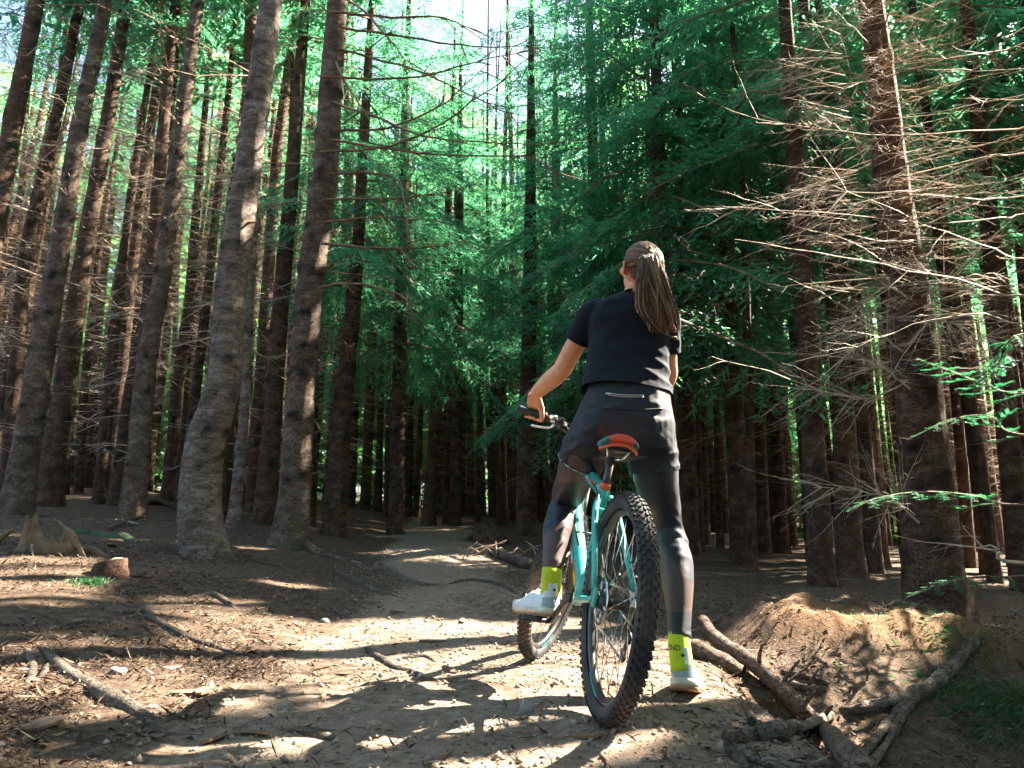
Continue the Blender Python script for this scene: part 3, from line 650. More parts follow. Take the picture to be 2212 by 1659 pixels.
def crown_mesh(name, z0, z1, Lmax, axis, seed, sets, per=5, dz=.5, gaps=None, low_short=0.0, tilt=(-28, 5)):
    """axis(z) -> trunk centre in local coordinates; gaps: world offset to respect sun gaps"""
    g = np.random.default_rng(seed); Vs, Fs, Ms, o = [], [], [], 0; C = []
    z = z0
    while z < z1:
        f = (z - z0) / (z1 - z0); L = Lmax * ((1 - f) ** .65 * .92 + .10) * (1 - low_short * max(0, 1 - f * 5))
        a0 = g.random() * 6.28
        for k in range(per):
            if g.random() < .12: continue
            C.append((z + g.uniform(-.2, .2), a0 + k * 6.283 / per + g.uniform(-.35, .35), L * g.uniform(.7, 1.15), math.radians(g.uniform(*tilt) + 20 * f)))
        z += dz * g.uniform(.75, 1.25)
    keep = [True] * len(C)
    for c, kp in zip(C, keep):
        if not kp: continue
        BS = sets[0] if c[0] < sets[2] else sets[1]
        V, F, mi = BS[g.integers(len(BS))]
        ca_, sa = math.cos(c[1]), math.sin(c[1]); ct, st = math.cos(c[3]), math.sin(c[3])
        ro = g.uniform(-.3, .3); cr_, sr = math.cos(ro), math.sin(ro)
        Rz = np.array([[ca_, -sa, 0], [sa, ca_, 0], [0, 0, 1]]); Ry = np.array([[ct, 0, -st], [0, 1, 0], [st, 0, ct]]); Rx = np.array([[1, 0, 0], [0, cr_, -sr], [0, sr, cr_]])
        A = Rz @ Ry @ Rx
        sc = np.array([c[2], c[2] * g.uniform(.8, 1.1), c[2]])
        Vs.append((V * sc) @ A.T + np.array([*axis(c[0])[:2], c[0]])); Fs.append(F + o); Ms.append(mi); o += len(V)
    if not Vs: return None
    V, F, Mi = np.concatenate(Vs), np.concatenate(Fs), np.concatenate(Ms)
    if gaps is not None:
        k = ~in_shaft(V[F].mean(1) + np.array(gaps)); F, Mi = F[k], Mi[k]
        u, inv = np.unique(F.ravel(), return_inverse=True); V = V[u]; F = inv.reshape(-1, 3)
        if len(F) == 0: return None
    return np_mesh_m(name, V, F, Mi)
def dead_branch_lines(p, d, L, r, g, droop=.12, twigs=9, curl=.25):
    """one dead branch with fine side twigs -> list of lines for tri_tubes"""
    d = d / np.linalg.norm(d); n = 7; out = []
    side = np.cross(d, [0, 0, 1.]); side /= np.linalg.norm(side) + 1e-9
    ph = g.uniform(-1, 1); t = np.linspace(0, 1, n)
    P = p + d * (t * L)[:, None] + np.array([0, 0, 1.]) * ((-droop * t ** 1.6 + droop * 1.0 * np.clip(t - .55, 0, 1) ** 2 * 2) * L)[:, None] + side * (curl * ph * L * t ** 2 * .5)[:, None]
    P = P + g.normal(0, .012 * L, P.shape) * t[:, None]
    out.append((P, r * (1 - .85 * t)))
    for k in range(twigs):
        tt = g.uniform(.18, .98); i = min(int(tt * (n - 1)), n - 2); b = P[i] + (P[i + 1] - P[i]) * (tt * (n - 1) - i)
        s = g.choice([-1, 1]); l = L * g.uniform(.12, .34) * (1.15 - tt * .6)
        q = d * g.uniform(.3, .9) + side * s * g.uniform(.5, 1) + np.array([0, 0, g.uniform(-.6, .35)]); q /= np.linalg.norm(q)
        q2 = np.array([0, 0, -.35]) * g.random() + g.normal(0, .32, 3)
        tp = np.stack([b, b + q * l * .35 + q2 * l * .04, b + q * l * .7 + q2 * l * .2, b + q * l + q2 * l * .5]); out.append((tp, np.array([.36, .29, .2, .08]) * r * (1.1 - .5 * tt)))
        if g.random() < .6:
            b2 = tp[1]; q3 = q + side * g.uniform(-1, 1) + g.normal(0, .3, 3); q3 /= np.linalg.norm(q3)
            out.append((np.stack([b2, b2 + q3 * l * .45]), np.array([.2, .07]) * r))
    return out
def dead_mesh(name, z0, z1, n, Lr, axis, rad, seed, r0=.011, sector=None, twigs=7, droop=(.0, .28), gaps=None):
    g = np.random.default_rng(seed); lines = []
    for k in range(n):
        z = z0 + (z1 - z0) * g.random(); a = g.uniform(*sector) if sector else g.random() * 6.283
        d = np.array([math.cos(a), math.sin(a), g.uniform(-.30, .18)]); p = np.array([*axis(z)[:2], z]) + d * rad(z) * .8
        L = g.uniform(*Lr) * (.45 + .55 * min(1, (z - z0 + .6) / 2.5))
        lines += dead_branch_lines(p, d, L, r0 * (.5 + .5 * L / Lr[1]) * g.uniform(.7, 1.2), g, g.uniform(*droop), twigs)
    V, F = tri_tubes(lines)
    if gaps is not None: F = F[~in_shaft(V[F].mean(1) + np.array(gaps))]
    return np_mesh(name, V, F)
def trunk_mesh(name, pts, rad, sides=20, step=.075, seed=0, flare=.55, moss=0.0, whorl=.48, knots=True, lump=.05):
    """pts: centreline points (local), rad per point"""
    P = [Vector(p) for p in pts]; zz = [p.z for p in P]
    L = zz[-1] - zz[0]; zs = []
    z = zz[0]
    while z < zz[-1]: zs.append(z); z += step if z < zz[0] + 9 else step * 6
    zs.append(zz[-1]); zs = np.array(zs)
    cxs = np.interp(zs, zz, [p.x for p in P]); cys = np.interp(zs, zz, [p.y for p in P]); rs = np.interp(zs, zz, rad)
    k = 5; ker = np.ones(k) / k
    for arr in (cxs, cys): arr[:] = np.convolve(np.pad(arr, k // 2, mode='edge'), ker, 'valid')[:len(arr)]
    g = np.random.default_rng(seed); an = np.linspace(0, 2 * math.pi, sides, endpoint=False)
    z0 = zs[0]; ho = np.clip(zs - z0, 0, None)
    lob = g.integers(4, 7); ph = g.random() * 6
    A, Z = np.meshgrid(an, zs); Rr = np.repeat(rs[:, None], sides, 1)
    fl = np.exp(-np.repeat(ho[:, None], sides, 1) / .22)
    Rr = Rr * (1 + flare * fl * (.75 + .45 * np.cos(lob * A + ph)))
    Rr = Rr * (1 + lump * vn(np.cos(A) * 1.6 + seed, Z * 2.2 + np.sin(A) * 1.6, 60) + .5 * lump * vn(np.cos(A) * 5 + seed, Z * 6 + np.sin(A) * 5, 61))
    C = np.zeros_like(Rr)
    if knots:
        zk = z0 + .35
        while zk < z0 + 12:
            zk += whorl * g.uniform(.5, 1.5)
            Rr *= 1 + .035 * np.exp(-((Z - zk) / .05) ** 2)
            C = np.maximum(C, g.uniform(.25, .8) * np.exp(-((Z - zk - .02 * np.sin(A * 2 + zk)) / .020) ** 2) * (.6 + .4 * np.cos(A + zk * 7)))
            for _ in range(g.integers(3, 6)):
                ka = g.random() * 6.283; da = np.abs((A - ka + math.pi) % (2 * math.pi) - math.pi)
                e = np.exp(-(da / .34) ** 2 - ((Z - zk - g.normal(0, .05)) / .038) ** 2); C = np.maximum(C, 1.2 * e); Rr *= 1 + .10 * e
    X = cxs[:, None] + np.cos(A) * Rr; Y = cys[:, None] + np.sin(A) * Rr
    V = np.stack([X.ravel(), Y.ravel(), Z.ravel()], 1); n = len(zs)
    i = (np.arange(n - 1)[:, None] * sides + np.arange(sides)[None, :]).ravel(); j = (np.arange(n - 1)[:, None] * sides + (np.arange(sides)[None, :] + 1) % sides).ravel()
    me = np_mesh(name, V, np.stack([i, j, j + sides, i + sides], 1), True)
    mo = moss * np.exp(-np.repeat(ho[:, None], sides, 1) / .16) if moss else np.zeros_like(Rr)
    if moss: mo = mo * np.clip(np.cos(A - 5.2) * 1.4, 0, 1)
    ca = me.color_attributes.new('Col', 'FLOAT_COLOR', 'POINT')
    ca.data.foreach_set('color', np.stack([np.clip(C, 0, 1).ravel(), np.clip(mo, 0, 1).ravel(), 0 * C.ravel(), np.ones(C.size)], 1).astype(np.float32).ravel())
    return me
TREE_POS = []
def hero(label, pts, depth, top=15.0, per=4, dz=.6, mat='bark', moss=0, crown=(9.0, 1.3, 'C'), dead=(2.0, 8.5, 34, (.5, 1.6)), seed=0, group='tall spruces', deadmat='twig', lump=.05, sides=30, gaps=True, flare=.5, sector=None, r0=.011):
    P = [U(p[0], p[1], depth) for p in pts]; rr = [p[2] / 2 * depth / FPX / math.cos(PITCH) for p in pts]
    d0 = (P[1] - P[0]); z0 = gh(P[0].x, P[0].y)
    if P[0].z > z0 - .12:
        k = (P[0].z - z0 + .14) / max(d0.z, .1); P.insert(0, P[0] - d0 * k); rr.insert(0, rr[0] * 1.03)
    dd = (P[-1] - P[-2]); s = dd / dd.z; s.x *= .6; s.y *= .6
    zt = P[-1].z; P.append(P[-1] + s * ((top - zt) * .5)); rr.append(rr[-1] * .6); P.append(P[-1] + s * .5 * (top - P[-1].z) + Vector((0, 0, .5 * (top - P[-1].z)))); rr.append(.02)
    base = Vector((P[0].x, P[0].y, z0)); Q = [p - base for p in P]
    T = empty('spruce_tree', base); TREE_POS.append((base.x, base.y))
    ob('trunk', trunk_mesh('trunk', Q, rr, sides=sides, seed=seed, moss=moss, lump=lump, flare=flare, step=.065 if depth < 10 else .12), M[mat], T)
    qz = [q.z for q in Q]; axis = lambda z: (np.interp(z, qz, [q.x for q in Q]), np.interp(z, qz, [q.y for q in Q]))
    rf = lambda z: np.interp(z, qz, rr)
    if depth < 12:
        gs = np.random.default_rng(seed + 900); st_l = []
        for k in range(46):
            z = gs.uniform(.5, 8); an = gs.random() * 6.283; d_ = np.array([math.cos(an), math.sin(an), gs.uniform(-.3, .5)]); p0 = np.array([*axis(z), z]) + d_ * rf(z) * .9; L = gs.uniform(.03, .14)
            st_l.append((np.stack([p0, p0 + d_ * L * .6, p0 + d_ * L]), np.array([.012, .009, .004]) * gs.uniform(.6, 1.3)))
        ob('branch_stubs', np_mesh('branch_stubs', *tri_tubes(st_l)), M['twig'], T)["kind"] = "stuff"
    if dead: ob('dead_branches', dead_mesh('dead_branches', dead[0], dead[1], dead[2], dead[3], axis, rf, seed + 100, r0=r0, sector=sector, gaps=tuple(base)), M[deadmat], T)["kind"] = "stuff"
    if crown:
        sets = {'C': (BOUGH_C, BOUGH_C, 99), 'M': (BOUGH_M, BOUGH_C, 9.0), 'F': (BOUGH_F, BOUGH_M, 8.0)}[crown[2]]
        cm = crown_mesh('crown', crown[0], top, crown[1], axis, seed + 200, sets, per=per, dz=dz, gaps=tuple(base) if gaps else None)
        if cm: ob('crown', cm, [M['needle'], M['twig']], T)
    tag(T, label, 'tree', group); return T, axis, base
hero('tall spruce at the far left edge with a sunlit strip low on its trunk', [(17, 510, 27), (41, 356, 23), (59, 253, 20), (81, 118, 17), (101, 25, 15)], 9.0, seed=1, mat='bark_grey')
hero('thin dark spruce partly hidden behind the leftmost tall trunk', [(5, 505, 15), (25, 253, 12), (64, 84, 11)], 12.0, seed=2)
hero('dark spruce just right of the leftmost tall trunk', [(50, 490, 25), (66, 380, 20), (83, 258, 17), (108, 118, 14), (125, 10, 12)], 11.0, seed=3)
hero('slim spruce with pinkish bark lit near the top left', [(108, 495, 13), (131, 279, 11), (142, 186, 10), (157, 84, 9), (162, 8, 9)], 14.0, mat='bark_red', seed=4, deadmat='twig_pale')
hero('straight grey spruce with ringed knots left of the curved trunk', [(133, 522, 21), (147, 356, 18), (164, 269, 17), (169, 219, 16), (184, 101, 15), (197, 8, 14)], 9.2, seed=5, mat='bark_grey')
hero('dark spruce close behind the straight ringed trunk', [(118, 502, 17), (131, 400, 16), (150, 300, 14), (160, 200, 12)], 12.0, seed=6)
hero('thick pale spruce with an S-curved trunk', [(204, 548, 42), (198, 510, 38), (203, 452, 36), (214, 418, 35), (223, 394, 33), (227, 356, 31), (229, 317, 30), (234, 259, 29), (245, 186, 27), (258, 101, 26), (270, 8, 24)], 6.6, mat='bark_pale', seed=7, lump=.09, dead=(2.6, 8.5, 16, (.5, 1.3)), flare=.22)
hero('thin yellowish spruce hugging the right side of the curved trunk', [(233, 527, 12), (245, 414, 10), (249, 298, 9), (257, 186, 8), (265, 80, 7)], 9.5, mat='bark_pale', seed=8, crown=(8.5, 1.2, 'C'))
T7, T7ax, T7b = hero('big straight spruce with moss at its foot beside the path', [(291, 535, 32), (295, 490, 29), (301, 394, 27.5), (309, 298, 27), (312, 270, 27), (326, 169, 26), (331, 84, 24), (338, 0, 22)], 8.2, moss=1.0, seed=9, dead=(1.8, 8.5, 30, (.4, 1.5)), flare=.75, mat='bark_grey')
hero('dark spruce behind the left side of the big straight trunk', [(264, 522, 21), (272, 430, 18), (278, 336, 17), (290, 200, 15)], 10.5, seed=10)
hero('reddish sunlit spruce between the curved and the big straight trunk', [(252, 515, 14), (268, 279, 12), (277, 152, 11), (297, 8, 10)], 13.0, mat='bark_red', seed=11, deadmat='twig_pale')
hero('dark spruce just right of the big straight trunk', [(334, 523, 21), (344, 394, 18), (354, 298, 15), (358, 240, 12)], 11.0, seed=12, crown=(4.2, 2.0, 'F'), dead=(1.5, 6, 40, (.6, 1.8)))
hero('slim half-lit spruce left of the curved trunk', [(168, 493, 12), (179, 375, 11), (189, 298, 9), (193, 250, 9)], 14.0, seed=13, deadmat='twig_pale')
hero('very dark slim spruce touching the curved trunk on its left', [(183, 495, 11), (191, 433, 10), (210, 269, 9)], 13.0, seed=14)
# right side
hero('massive spruce standing right of the hollow', [(938, 612, 56), (932, 558, 51), (924, 452, 45), (919, 394, 43), (912, 327, 41), (890, 169, 33), (882, 84, 28), (872, 8, 25)], 5.9, seed=20, dead=(1.7, 6.8, 120, (.5, 1.35)), deadmat='twig_pale', crown=(7.6, 2.0, 'C'), flare=.35, r0=.008)
hero('dark spruce behind the left side of the massive trunk', [(850, 560, 25), (843, 404, 21), (838, 336, 19), (826, 186, 16), (811, 68, 13)], 9.6, mat='bark_red', seed=21, crown=(6.5, 1.9, 'M'), dead=(1.2, 7, 50, (.7, 1.9)))
def vpts(x, y, dia):
    out = []
    for z in (0.0, 2.0, 4.5):
        cz = y * math.cos(PITCH) + (z - CAM_H) * math.sin(PITCH); v_ = -y * math.sin(PITCH) + (z - CAM_H) * math.cos(PITCH); out.append((512 + FPX * x / cz, 384 - FPX * v_ / cz, dia * FPX / y))
    return out
hero('tall spruce at the right edge sending bare limbs across the picture', vpts(4.55, 4.7, .26), 4.7, seed=22, crown=(7.4, 2.0, 'C'), dead=(2.0, 6.5, 60, (.8, 1.9)), deadmat='twig_pale', r0=.008, sector=(2.2, 4.2))
for k, (pts, d, lab) in enumerate([
  ([(690, 556, 18), (687, 433, 17), (684, 300, 15)], 11.5, 'dark spruce trunk directly right of the rider'), ([(706, 556, 10), (703, 433, 9), (699, 300, 8)], 14.5, 'thin spruce, second right of the rider'),
  ([(764, 556, 13), (760, 433, 12), (753, 300, 10)], 12.5, 'left one of twin dark spruces midway to the massive trunk'), ([(783, 556, 13), (777, 433, 12), (769, 300, 10)], 12.8, 'right one of twin dark spruces midway to the massive trunk'),
  ([(818, 556, 15), (807, 452, 13), (797, 300, 11)], 13.0, 'spruce between the twin spruces and the massive trunk'), ([(878, 556, 17), (863, 414, 14), (850, 300, 12)], 11.5, 'slim spruce close left of the massive trunk'),
  ([(985, 556, 11), (971, 433, 10), (957, 336, 9)], 12.0, 'thin dark spruce in the bright gap right of the massive trunk'), ([(1022, 556, 22), (1008, 433, 20), (992, 250, 17)], 9.0, 'dark spruce at the right edge behind the fir sprigs')]):
    hero(lab, pts, d, seed=30 + k, crown=(4.8 if pts[0][0] < 800 else 6.5, 1.9, 'M'), dead=(1.0, 6, 40, (.7, 1.9)), sides=14)
for k, (x, w) in enumerate(zip([350, 364, 378, 393, 408, 417, 428, 442, 459, 468, 478, 493, 503, 514, 526, 543], [9, 10, 7, 9, 7, 6, 13, 9, 9, 4, 7, 9, 6, 6, 19, 8])):
    dia = .17 + .008 * w; d = min(dia * FPX / w, 19.5)
    lean = (512 - x) * .025 + [0, 1, -1, 2, 0, 1, 5, 1, 2, 0, 1, 0, 1, 0, 2, 0][k]
    lab = ['spruce trunk on the far path edge, first right of the shaded spruces', 'second', 'third', 'fourth', 'fifth', 'sixth', 'leaning reddish spruce on the far side of the path', 'eighth', 'ninth', 'pole-thin spruce', 'eleventh', 'twelfth', 'thirteenth', 'fourteenth', 'thick black spruce trunk behind the left hand', 'last'][k]
    if ' ' not in lab: lab = lab + ' trunk from the left in the row beyond the path'
    elif lab == 'pole-thin spruce': lab = 'pole-thin spruce in the row beyond the path'
    hero(lab, [(x, 530, w), (x + lean, 420, w * .9), (x + lean * 2.2, 300, w * .75)], d, seed=50 + k, crown=(3.3 + .09 * d * ((k * 7) % 5) / 4, 1.7, 'F'), dead=(.8, 3.5, 26, (.5, 1.4)), sides=12, mat='bark_red' if k in (6, 9) else 'bark', group='spruces beyond the path', top=9.2 if 464 < x < 518 else 10.5 + (k % 4))
# spruces with low green boughs framing the gap (trunks mostly hidden)
for k, (x, d, z0, Lm, lab) in enumerate([(672, 10.0, 2.7, 2.7, 'broad dark spruce whose boughs hang above the rider'), (600, 12.0, 2.0, 2.4, 'dense spruce behind the left shoulder of the rider'), (740, 10.5, 3.4, 2.5, 'bushy spruce in the upper right behind the rider'), (395, 12.8, 2.7, 2.3, 'bluish spruce with drooping boughs left of the gap'), (455, 15.5, 3.0, 2.3, 'green spruce below the bright gap'), (560, 15, 2.2, 2.3, 'spruce with dipping boughs behind the left arm'), (820, 8.2, 4.8, 2.2, 'spruce whose crown fills the top right')]):
    w = .26 * FPX / d
    hero(lab, [(x, 545, w), (x + (512 - x) * .03, 400, w * .9), (x + (512 - x) * .07, 200, w * .8)], d, seed=80 + k, crown=(z0 + .7, Lm, 'F'), dead=(1.0, z0 + .5, 14, (.6, 1.6)), sides=12, group='low-branched spruces', top=12.0, per=6 if k == 0 else 4, dz=.42 if k == 0 else .6)

# --- big bare limbs of the straight spruce reaching over the path
T7L = [([(713, 24), (837, 36), (946, 35), (1001, 55), (1063, 78)], 8.0, 7.2), ([(735, 57), (837, 73), (946, 91), (1019, 98), (1085, 102), (1165, 95)], 8.0, 6.9), ([(691, 164), (800, 170), (910, 166), (983, 146), (1056, 126), (1147, 109)], 8.0, 6.8),
  ([(728, 106), (819, 128), (892, 149), (954, 175), (1019, 208), (1092, 241), (1129, 250)], 8.1, 7.6), ([(733, -10), (779, 18), (837, 80), (881, 131), (946, 168)], 8.1, 7.4), ([(718, 219), (800, 248), (866, 275), (917, 294), (1019, 306), (1165, 312), (1274, 299)], 8.0, 7.0),
  ([(715, 281), (819, 279), (873, 263), (946, 230), (1001, 186), (1056, 135)], 8.1, 7.3), ([(691, 328), (800, 323), (873, 303), (946, 273), (1019, 219), (1085, 171), (1147, 120)], 8.0, 6.8), ([(705, 300), (837, 321), (946, 334), (1129, 337), (1201, 372), (1256, 386)], 8.1, 7.4),
  ([(705, 376), (800, 372), (859, 388), (873, 438), (884, 518)], 8.1, 7.5), ([(700, 430), (837, 428), (910, 423), (1008, 408)], 8.1, 7.5), ([(695, 480), (819, 470), (890, 480)], 8.1, 7.8), ([(695, 525), (837, 536), (946, 530), (1012, 518)], 8.0, 7.6), ([(690, 620), (760, 612), (850, 632), (890, 655)], 8.0, 7.8), ([(722, 130), (760, 200), (800, 262)], 8.1, 7.8), ([(738, 60), (700, 20), (640, -20)], 8.2, 8.0)]
gB = np.random.default_rng(5)
def limb(pp, d0, d1, r, parent, mat, tw=10, fine=True, name='branch', tl=(.15, .45), dipz=-.25, root=False):
    n = len(pp); P = [W(p[0], p[1], d0 + (d1 - d0) * i / (n - 1)) for i, p in enumerate(pp)]
    base = Vector(parent.location); P = [p - base for p in P]
    if root: P.insert(0, Vector((0, 0, P[0].z + .05)))
    Q = spl(P, 16); rr = [r * (1 - .8 * i / 15) for i in range(16)]
    A = np.array([tuple(q) for q in Q]); A[1:] += gB.normal(0, .006, A[1:].shape)
    lines = [(A, np.array(rr))]
    for k in range(tw):
        i = gB.integers(2, 15); d = A[min(i, 15)] - A[i - 1]; d /= np.linalg.norm(d) + 1e-9
        sd_ = np.cross(d, gB.normal(0, 1, 3)); sd_ /= np.linalg.norm(sd_) + 1e-9
        q = d * gB.uniform(.7, 1.2) + sd_ * gB.uniform(.4, 1.0) + np.array([0, 0, dipz]); q /= np.linalg.norm(q)
        tws = dead_branch_lines(A[i], q, gB.uniform(*tl), r * .42, gB, gB.uniform(-.1, .2), 5 if fine else 2)
        lines += [l_ for l_ in tws if shades_ground(l_[0] + np.array(base)).mean() < .45]
    V, F = tri_tubes(lines); return ob(name, np_mesh(name, V, F), mat, parent)
for pp, a, b_ in T7L: limb(pp, a, b_, .021, T7, M['twig'], 8, tl=(.15, .5))
gm = empty('tmp'); bpy.data.objects.remove(gm)
# moss cushion and root spur at its foot
rp = [(.06, -.03, .20), (.22, -.10, .05), (.48, -.22, .015), (.80, -.40, .0), (1.15, -.62, -.03)]
mb = MB(); wood('root', [Vector((x, y, gh(T7.location.x + x, T7.location.y + y) - T7.location.z + z)) for x, y, z in rp], [.085, .06, .038, .026, .010], None, n=20, sides=10, mb=mb); mb.build('root', M['bark_grey'], T7)
# --- bare limbs on the right
TR = [o for o in col.objects if o.get('label', '').startswith('tall spruce at the right edge')][0]
TR2 = [o for o in col.objects if o.get('label', '').startswith('massive spruce')][0]
RL = [([(2225, 90), (2090, 120), (1944, 157), (1817, 190), (1689, 215)], 5.4, 4.9), ([(2230, 270), (2090, 283), (1908, 292), (1762, 277), (1609, 248), (1481, 193)], 5.3, 4.8), ([(2200, 110), (2127, 182), (2054, 270), (1974, 376)], 5.4, 5.0),
  ([(2220, 330), (2127, 343), (2017, 394), (1944, 416), (1762, 412)], 5.2, 4.9), ([(2230, 640), (2068, 602), (1908, 572), (1762, 547), (1587, 518)], 5.2, 4.6), ([(2230, 460), (2163, 470), (1981, 481), (1762, 459), (1525, 445)], 5.2, 4.6),
  ([(2210, 60), (2150, 110), (2075, 180), (1960, 250)], 5.3, 5.0), ([(2230, 560), (2150, 540), (2040, 500), (1900, 440), (1800, 400)], 5.2, 4.7), ([(2225, 420), (2120, 430), (2000, 420), (1860, 436), (1700, 470)], 5.2, 4.8), ([(2230, 700), (2130, 680), (2010, 690), (1900, 730), (1830, 760)], 5.1, 4.8)]
for k, (pp, a, b_) in enumerate(RL): limb(pp, a, b_, .013 if k < 5 else .010, TR, M['twig_pale' if k > 2 else 'twig'], 40 if k > 2 else 12, tl=(.2, .75), dipz=-.12, root=True)
for k, (pp, a, b_) in enumerate([([(1955, 640), (1880, 600), (1760, 560), (1640, 530)], 5.7, 5.2), ([(1960, 600), (1900, 560), (1830, 520), (1700, 480)], 5.7, 5.1), ([(1990, 640), (2080, 600), (2170, 590)], 5.7, 5.2), ([(1950, 760), (1860, 690), (1790, 640), (1700, 600)], 5.7, 5.0), ([(1960, 820), (1880, 860), (1800, 850), (1650, 800), (1540, 770)], 5.7, 5.3), ([(1965, 840), (1900, 790), (1800, 770), (1640, 760)], 5.7, 5.2), ([(1985, 1130), (1930, 1080), (1850, 1060), (1760, 1050)], 5.7, 5.4), ([(1970, 520), (1900, 520), (1800, 505), (1690, 520), (1600, 560)], 5.7, 5.0), ([(1985, 680), (2060, 700), (2150, 740)], 5.7, 5.3)]):
    limb(pp, a, b_, .010, TR2, M['twig_pale'], 34, tl=(.2, .7), dipz=-.1)
q_ax = lambda z: (0.0 - .05 * z, 0.0)
ob('dead_branches', dead_mesh('dead_branches', 1.9, 5.2, 230, (.4, 1.15), q_ax, lambda z: .12, 777, r0=.0055, sector=(2.6, 6.0), twigs=12, droop=(-.1, .3)), M['twig_pale'], TR2)["kind"] = "stuff"
# --- lit fir sprigs close on the right
def sprig(pp, d0, d1, parent, seed, sc=1.0):
    P = [W(p[0], p[1], d0 + (d1 - d0) * i / (len(pp) - 1)) - Vector(parent.location) for i, p in enumerate(pp)]
    P.insert(0, Vector((0, 0, P[0].z + .1)))
    Q = spl(P, 40); g = np.random.default_rng(seed); V, F, o = [], [], 0; lines = [(np.array([tuple(q) for q in Q]), np.linspace(.007, .0015, 40))]
    def needles(A, n, ln):
        nonlocal o
        A = np.asarray(A); t = (np.arange(n) + .5) / n * (len(A) - 1); i = np.minimum(t.astype(int), len(A) - 2); p = A[i] + (A[i + 1] - A[i]) * (t - i)[:, None]
        d = A[i + 1] - A[i]; d /= np.linalg.norm(d, axis=1)[:, None]; sd_ = np.cross(d, [0, 0, 1.]); sd_ /= np.linalg.norm(sd_, axis=1)[:, None]; up = np.cross(sd_, d)
        s = np.where(np.arange(n) % 2 == 0, 1, -1) ; q = d * .55 + sd_ * (s * 1.0)[:, None] + up * g.uniform(-.1, .55, n)[:, None]; q /= np.linalg.norm(q, axis=1)[:, None]
        l = ln * g.uniform(.75, 1.1, n); w = np.cross(q, up); w /= np.linalg.norm(w, axis=1)[:, None]; w *= .0024 * sc
        V.append(np.stack([p - w, p + w, p + q * l[:, None] * .8 + w, p + q * l[:, None], p + q * l[:, None] * .8 - w], 1).reshape(-1, 3)); b0 = np.arange(n) * 5 + o
        F.append(np.concatenate([np.stack([b0, b0 + 1, b0 + 2], 1), np.stack([b0, b0 + 2, b0 + 4], 1), np.stack([b0 + 4, b0 + 2, b0 + 3], 1)])); o += n * 5
    A = np.array([tuple(q) for q in Q]); needles(A, 150, .024 * sc)
    for k in range(16):
        i = int(4 + 34 * k / 16); d = A[i + 1] - A[i]; d /= np.linalg.norm(d); sd_ = np.cross(d, [0, 0, 1.]); sd_ /= np.linalg.norm(sd_); s = 1 if k % 2 else -1
        L = (.22 * (1 - k / 18) + .05) * sc; q = d * .75 + sd_ * s * .75 + np.array([0, 0, -.05]); t = np.linspace(0, 1, 6)
        B = A[i] + q * (t * L)[:, None] + np.array([0, 0, -.25 * L]) * (t ** 2)[:, None]; lines.append((B, np.linspace(.003, .001, 6))); needles(B, int(10 + 260 * L), .022 * sc)
        for m_ in (2, 3, 4):
            q2 = q + sd_ * s * (.6 if m_ % 2 else -.7); B2 = B[m_] + q2 * (np.linspace(0, 1, 4) * L * .4)[:, None]; needles(B2, int(8 + 100 * L), .020 * sc)
    V = np.concatenate(V); F = np.concatenate(F); tv, tf = tri_tubes(lines)
    me = np_mesh_m('fir_bough', np.concatenate([V, tv]), np.concatenate([F, tf + len(V)]), np.concatenate([np.zeros(len(F), int), np.ones(len(tf), int)]))
    return ob('fir_bough', me, [M['needle_fir'], M['twig']], parent)
sprig([(2230, 1090), (2100, 1070), (2000, 1062), (1900, 1075), (1830, 1105)], 4.0, 3.5, TR, 1, .85)
sprig([(2240, 1240), (2130, 1245), (2060, 1255), (1960, 1290)], 3.6, 3.3, TR, 2, .75)
sprig([(2230, 850), (2130, 830), (2050, 800), (1980, 775)], 4.4, 4.0, TR, 3, .8)
sprig([(2230, 940), (2140, 900), (2060, 905), (1960, 950)], 4.4, 4.1, TR, 4, .75)
sprig([(2230, 720), (2180, 760), (2140, 800), (2100, 860)], 4.2, 4.0, TR, 5, .75)
limb([(2230, 1215), (2160, 1190), (2110, 1175)], 3.2, 3.0, .012, TR, M['twig_pale'], 2, root=True)

# --- filler trees of the stand, copies of a few kinds sharing their meshes
straight = lambda z: (0.0, 0.0)
KINDS = []
for k in range(6):
    g = np.random.default_rng(300 + k); H = 12 + 3.5 * g.random(); r0 = .085 + .06 * g.random()
    wob = [Vector((.12 * math.sin(z * .35 + k), .12 * math.cos(z * .3 + k * 2), z)) for z in np.linspace(-.2, H, 14)]
    rr = [r0 * (1 - .9 * i / 13) + .01 for i in range(14)]
    tm = trunk_mesh('trunk', wob, rr, sides=10, step=.22, seed=k, flare=.4); tm.materials.append(M['bark_red' if k == 4 else 'bark'])
    ax = lambda z, wob=wob: (float(np.interp(z, [q.z for q in wob], [q.x for q in wob])), float(np.interp(z, [q.z for q in wob], [q.y for q in wob])))
    dm = dead_mesh('dead_branches', .8, 10.5, 110, (.5, 1.9), ax, lambda z: .08, 310 + k, r0=.010, twigs=8); dm.materials.append(M['twig_pale' if k % 3 else 'twig'])
    dm2 = dead_mesh('dead_branches', 2.2, 10.0, 26, (.4, 1.2), ax, lambda z: .06, 350 + k, r0=.007, twigs=6); dm2.materials.append(M['twig_pale'])
    hi = crown_mesh('crown', 8.4, H + .3, 1.25, ax, 320 + k, (BOUGH_M, BOUGH_M, 99), per=4, dz=.75)
    lo = crown_mesh('crown', 3.6, H + .3, 1.5, ax, 330 + k, (BOUGH_M, BOUGH_M, 99), per=4, dz=.7)
    for c_ in (hi, lo): c_.materials.append(M['needle']); c_.materials.append(M['twig'])
    KINDS.append((tm, dm, hi, lo, H, ax, dm2))
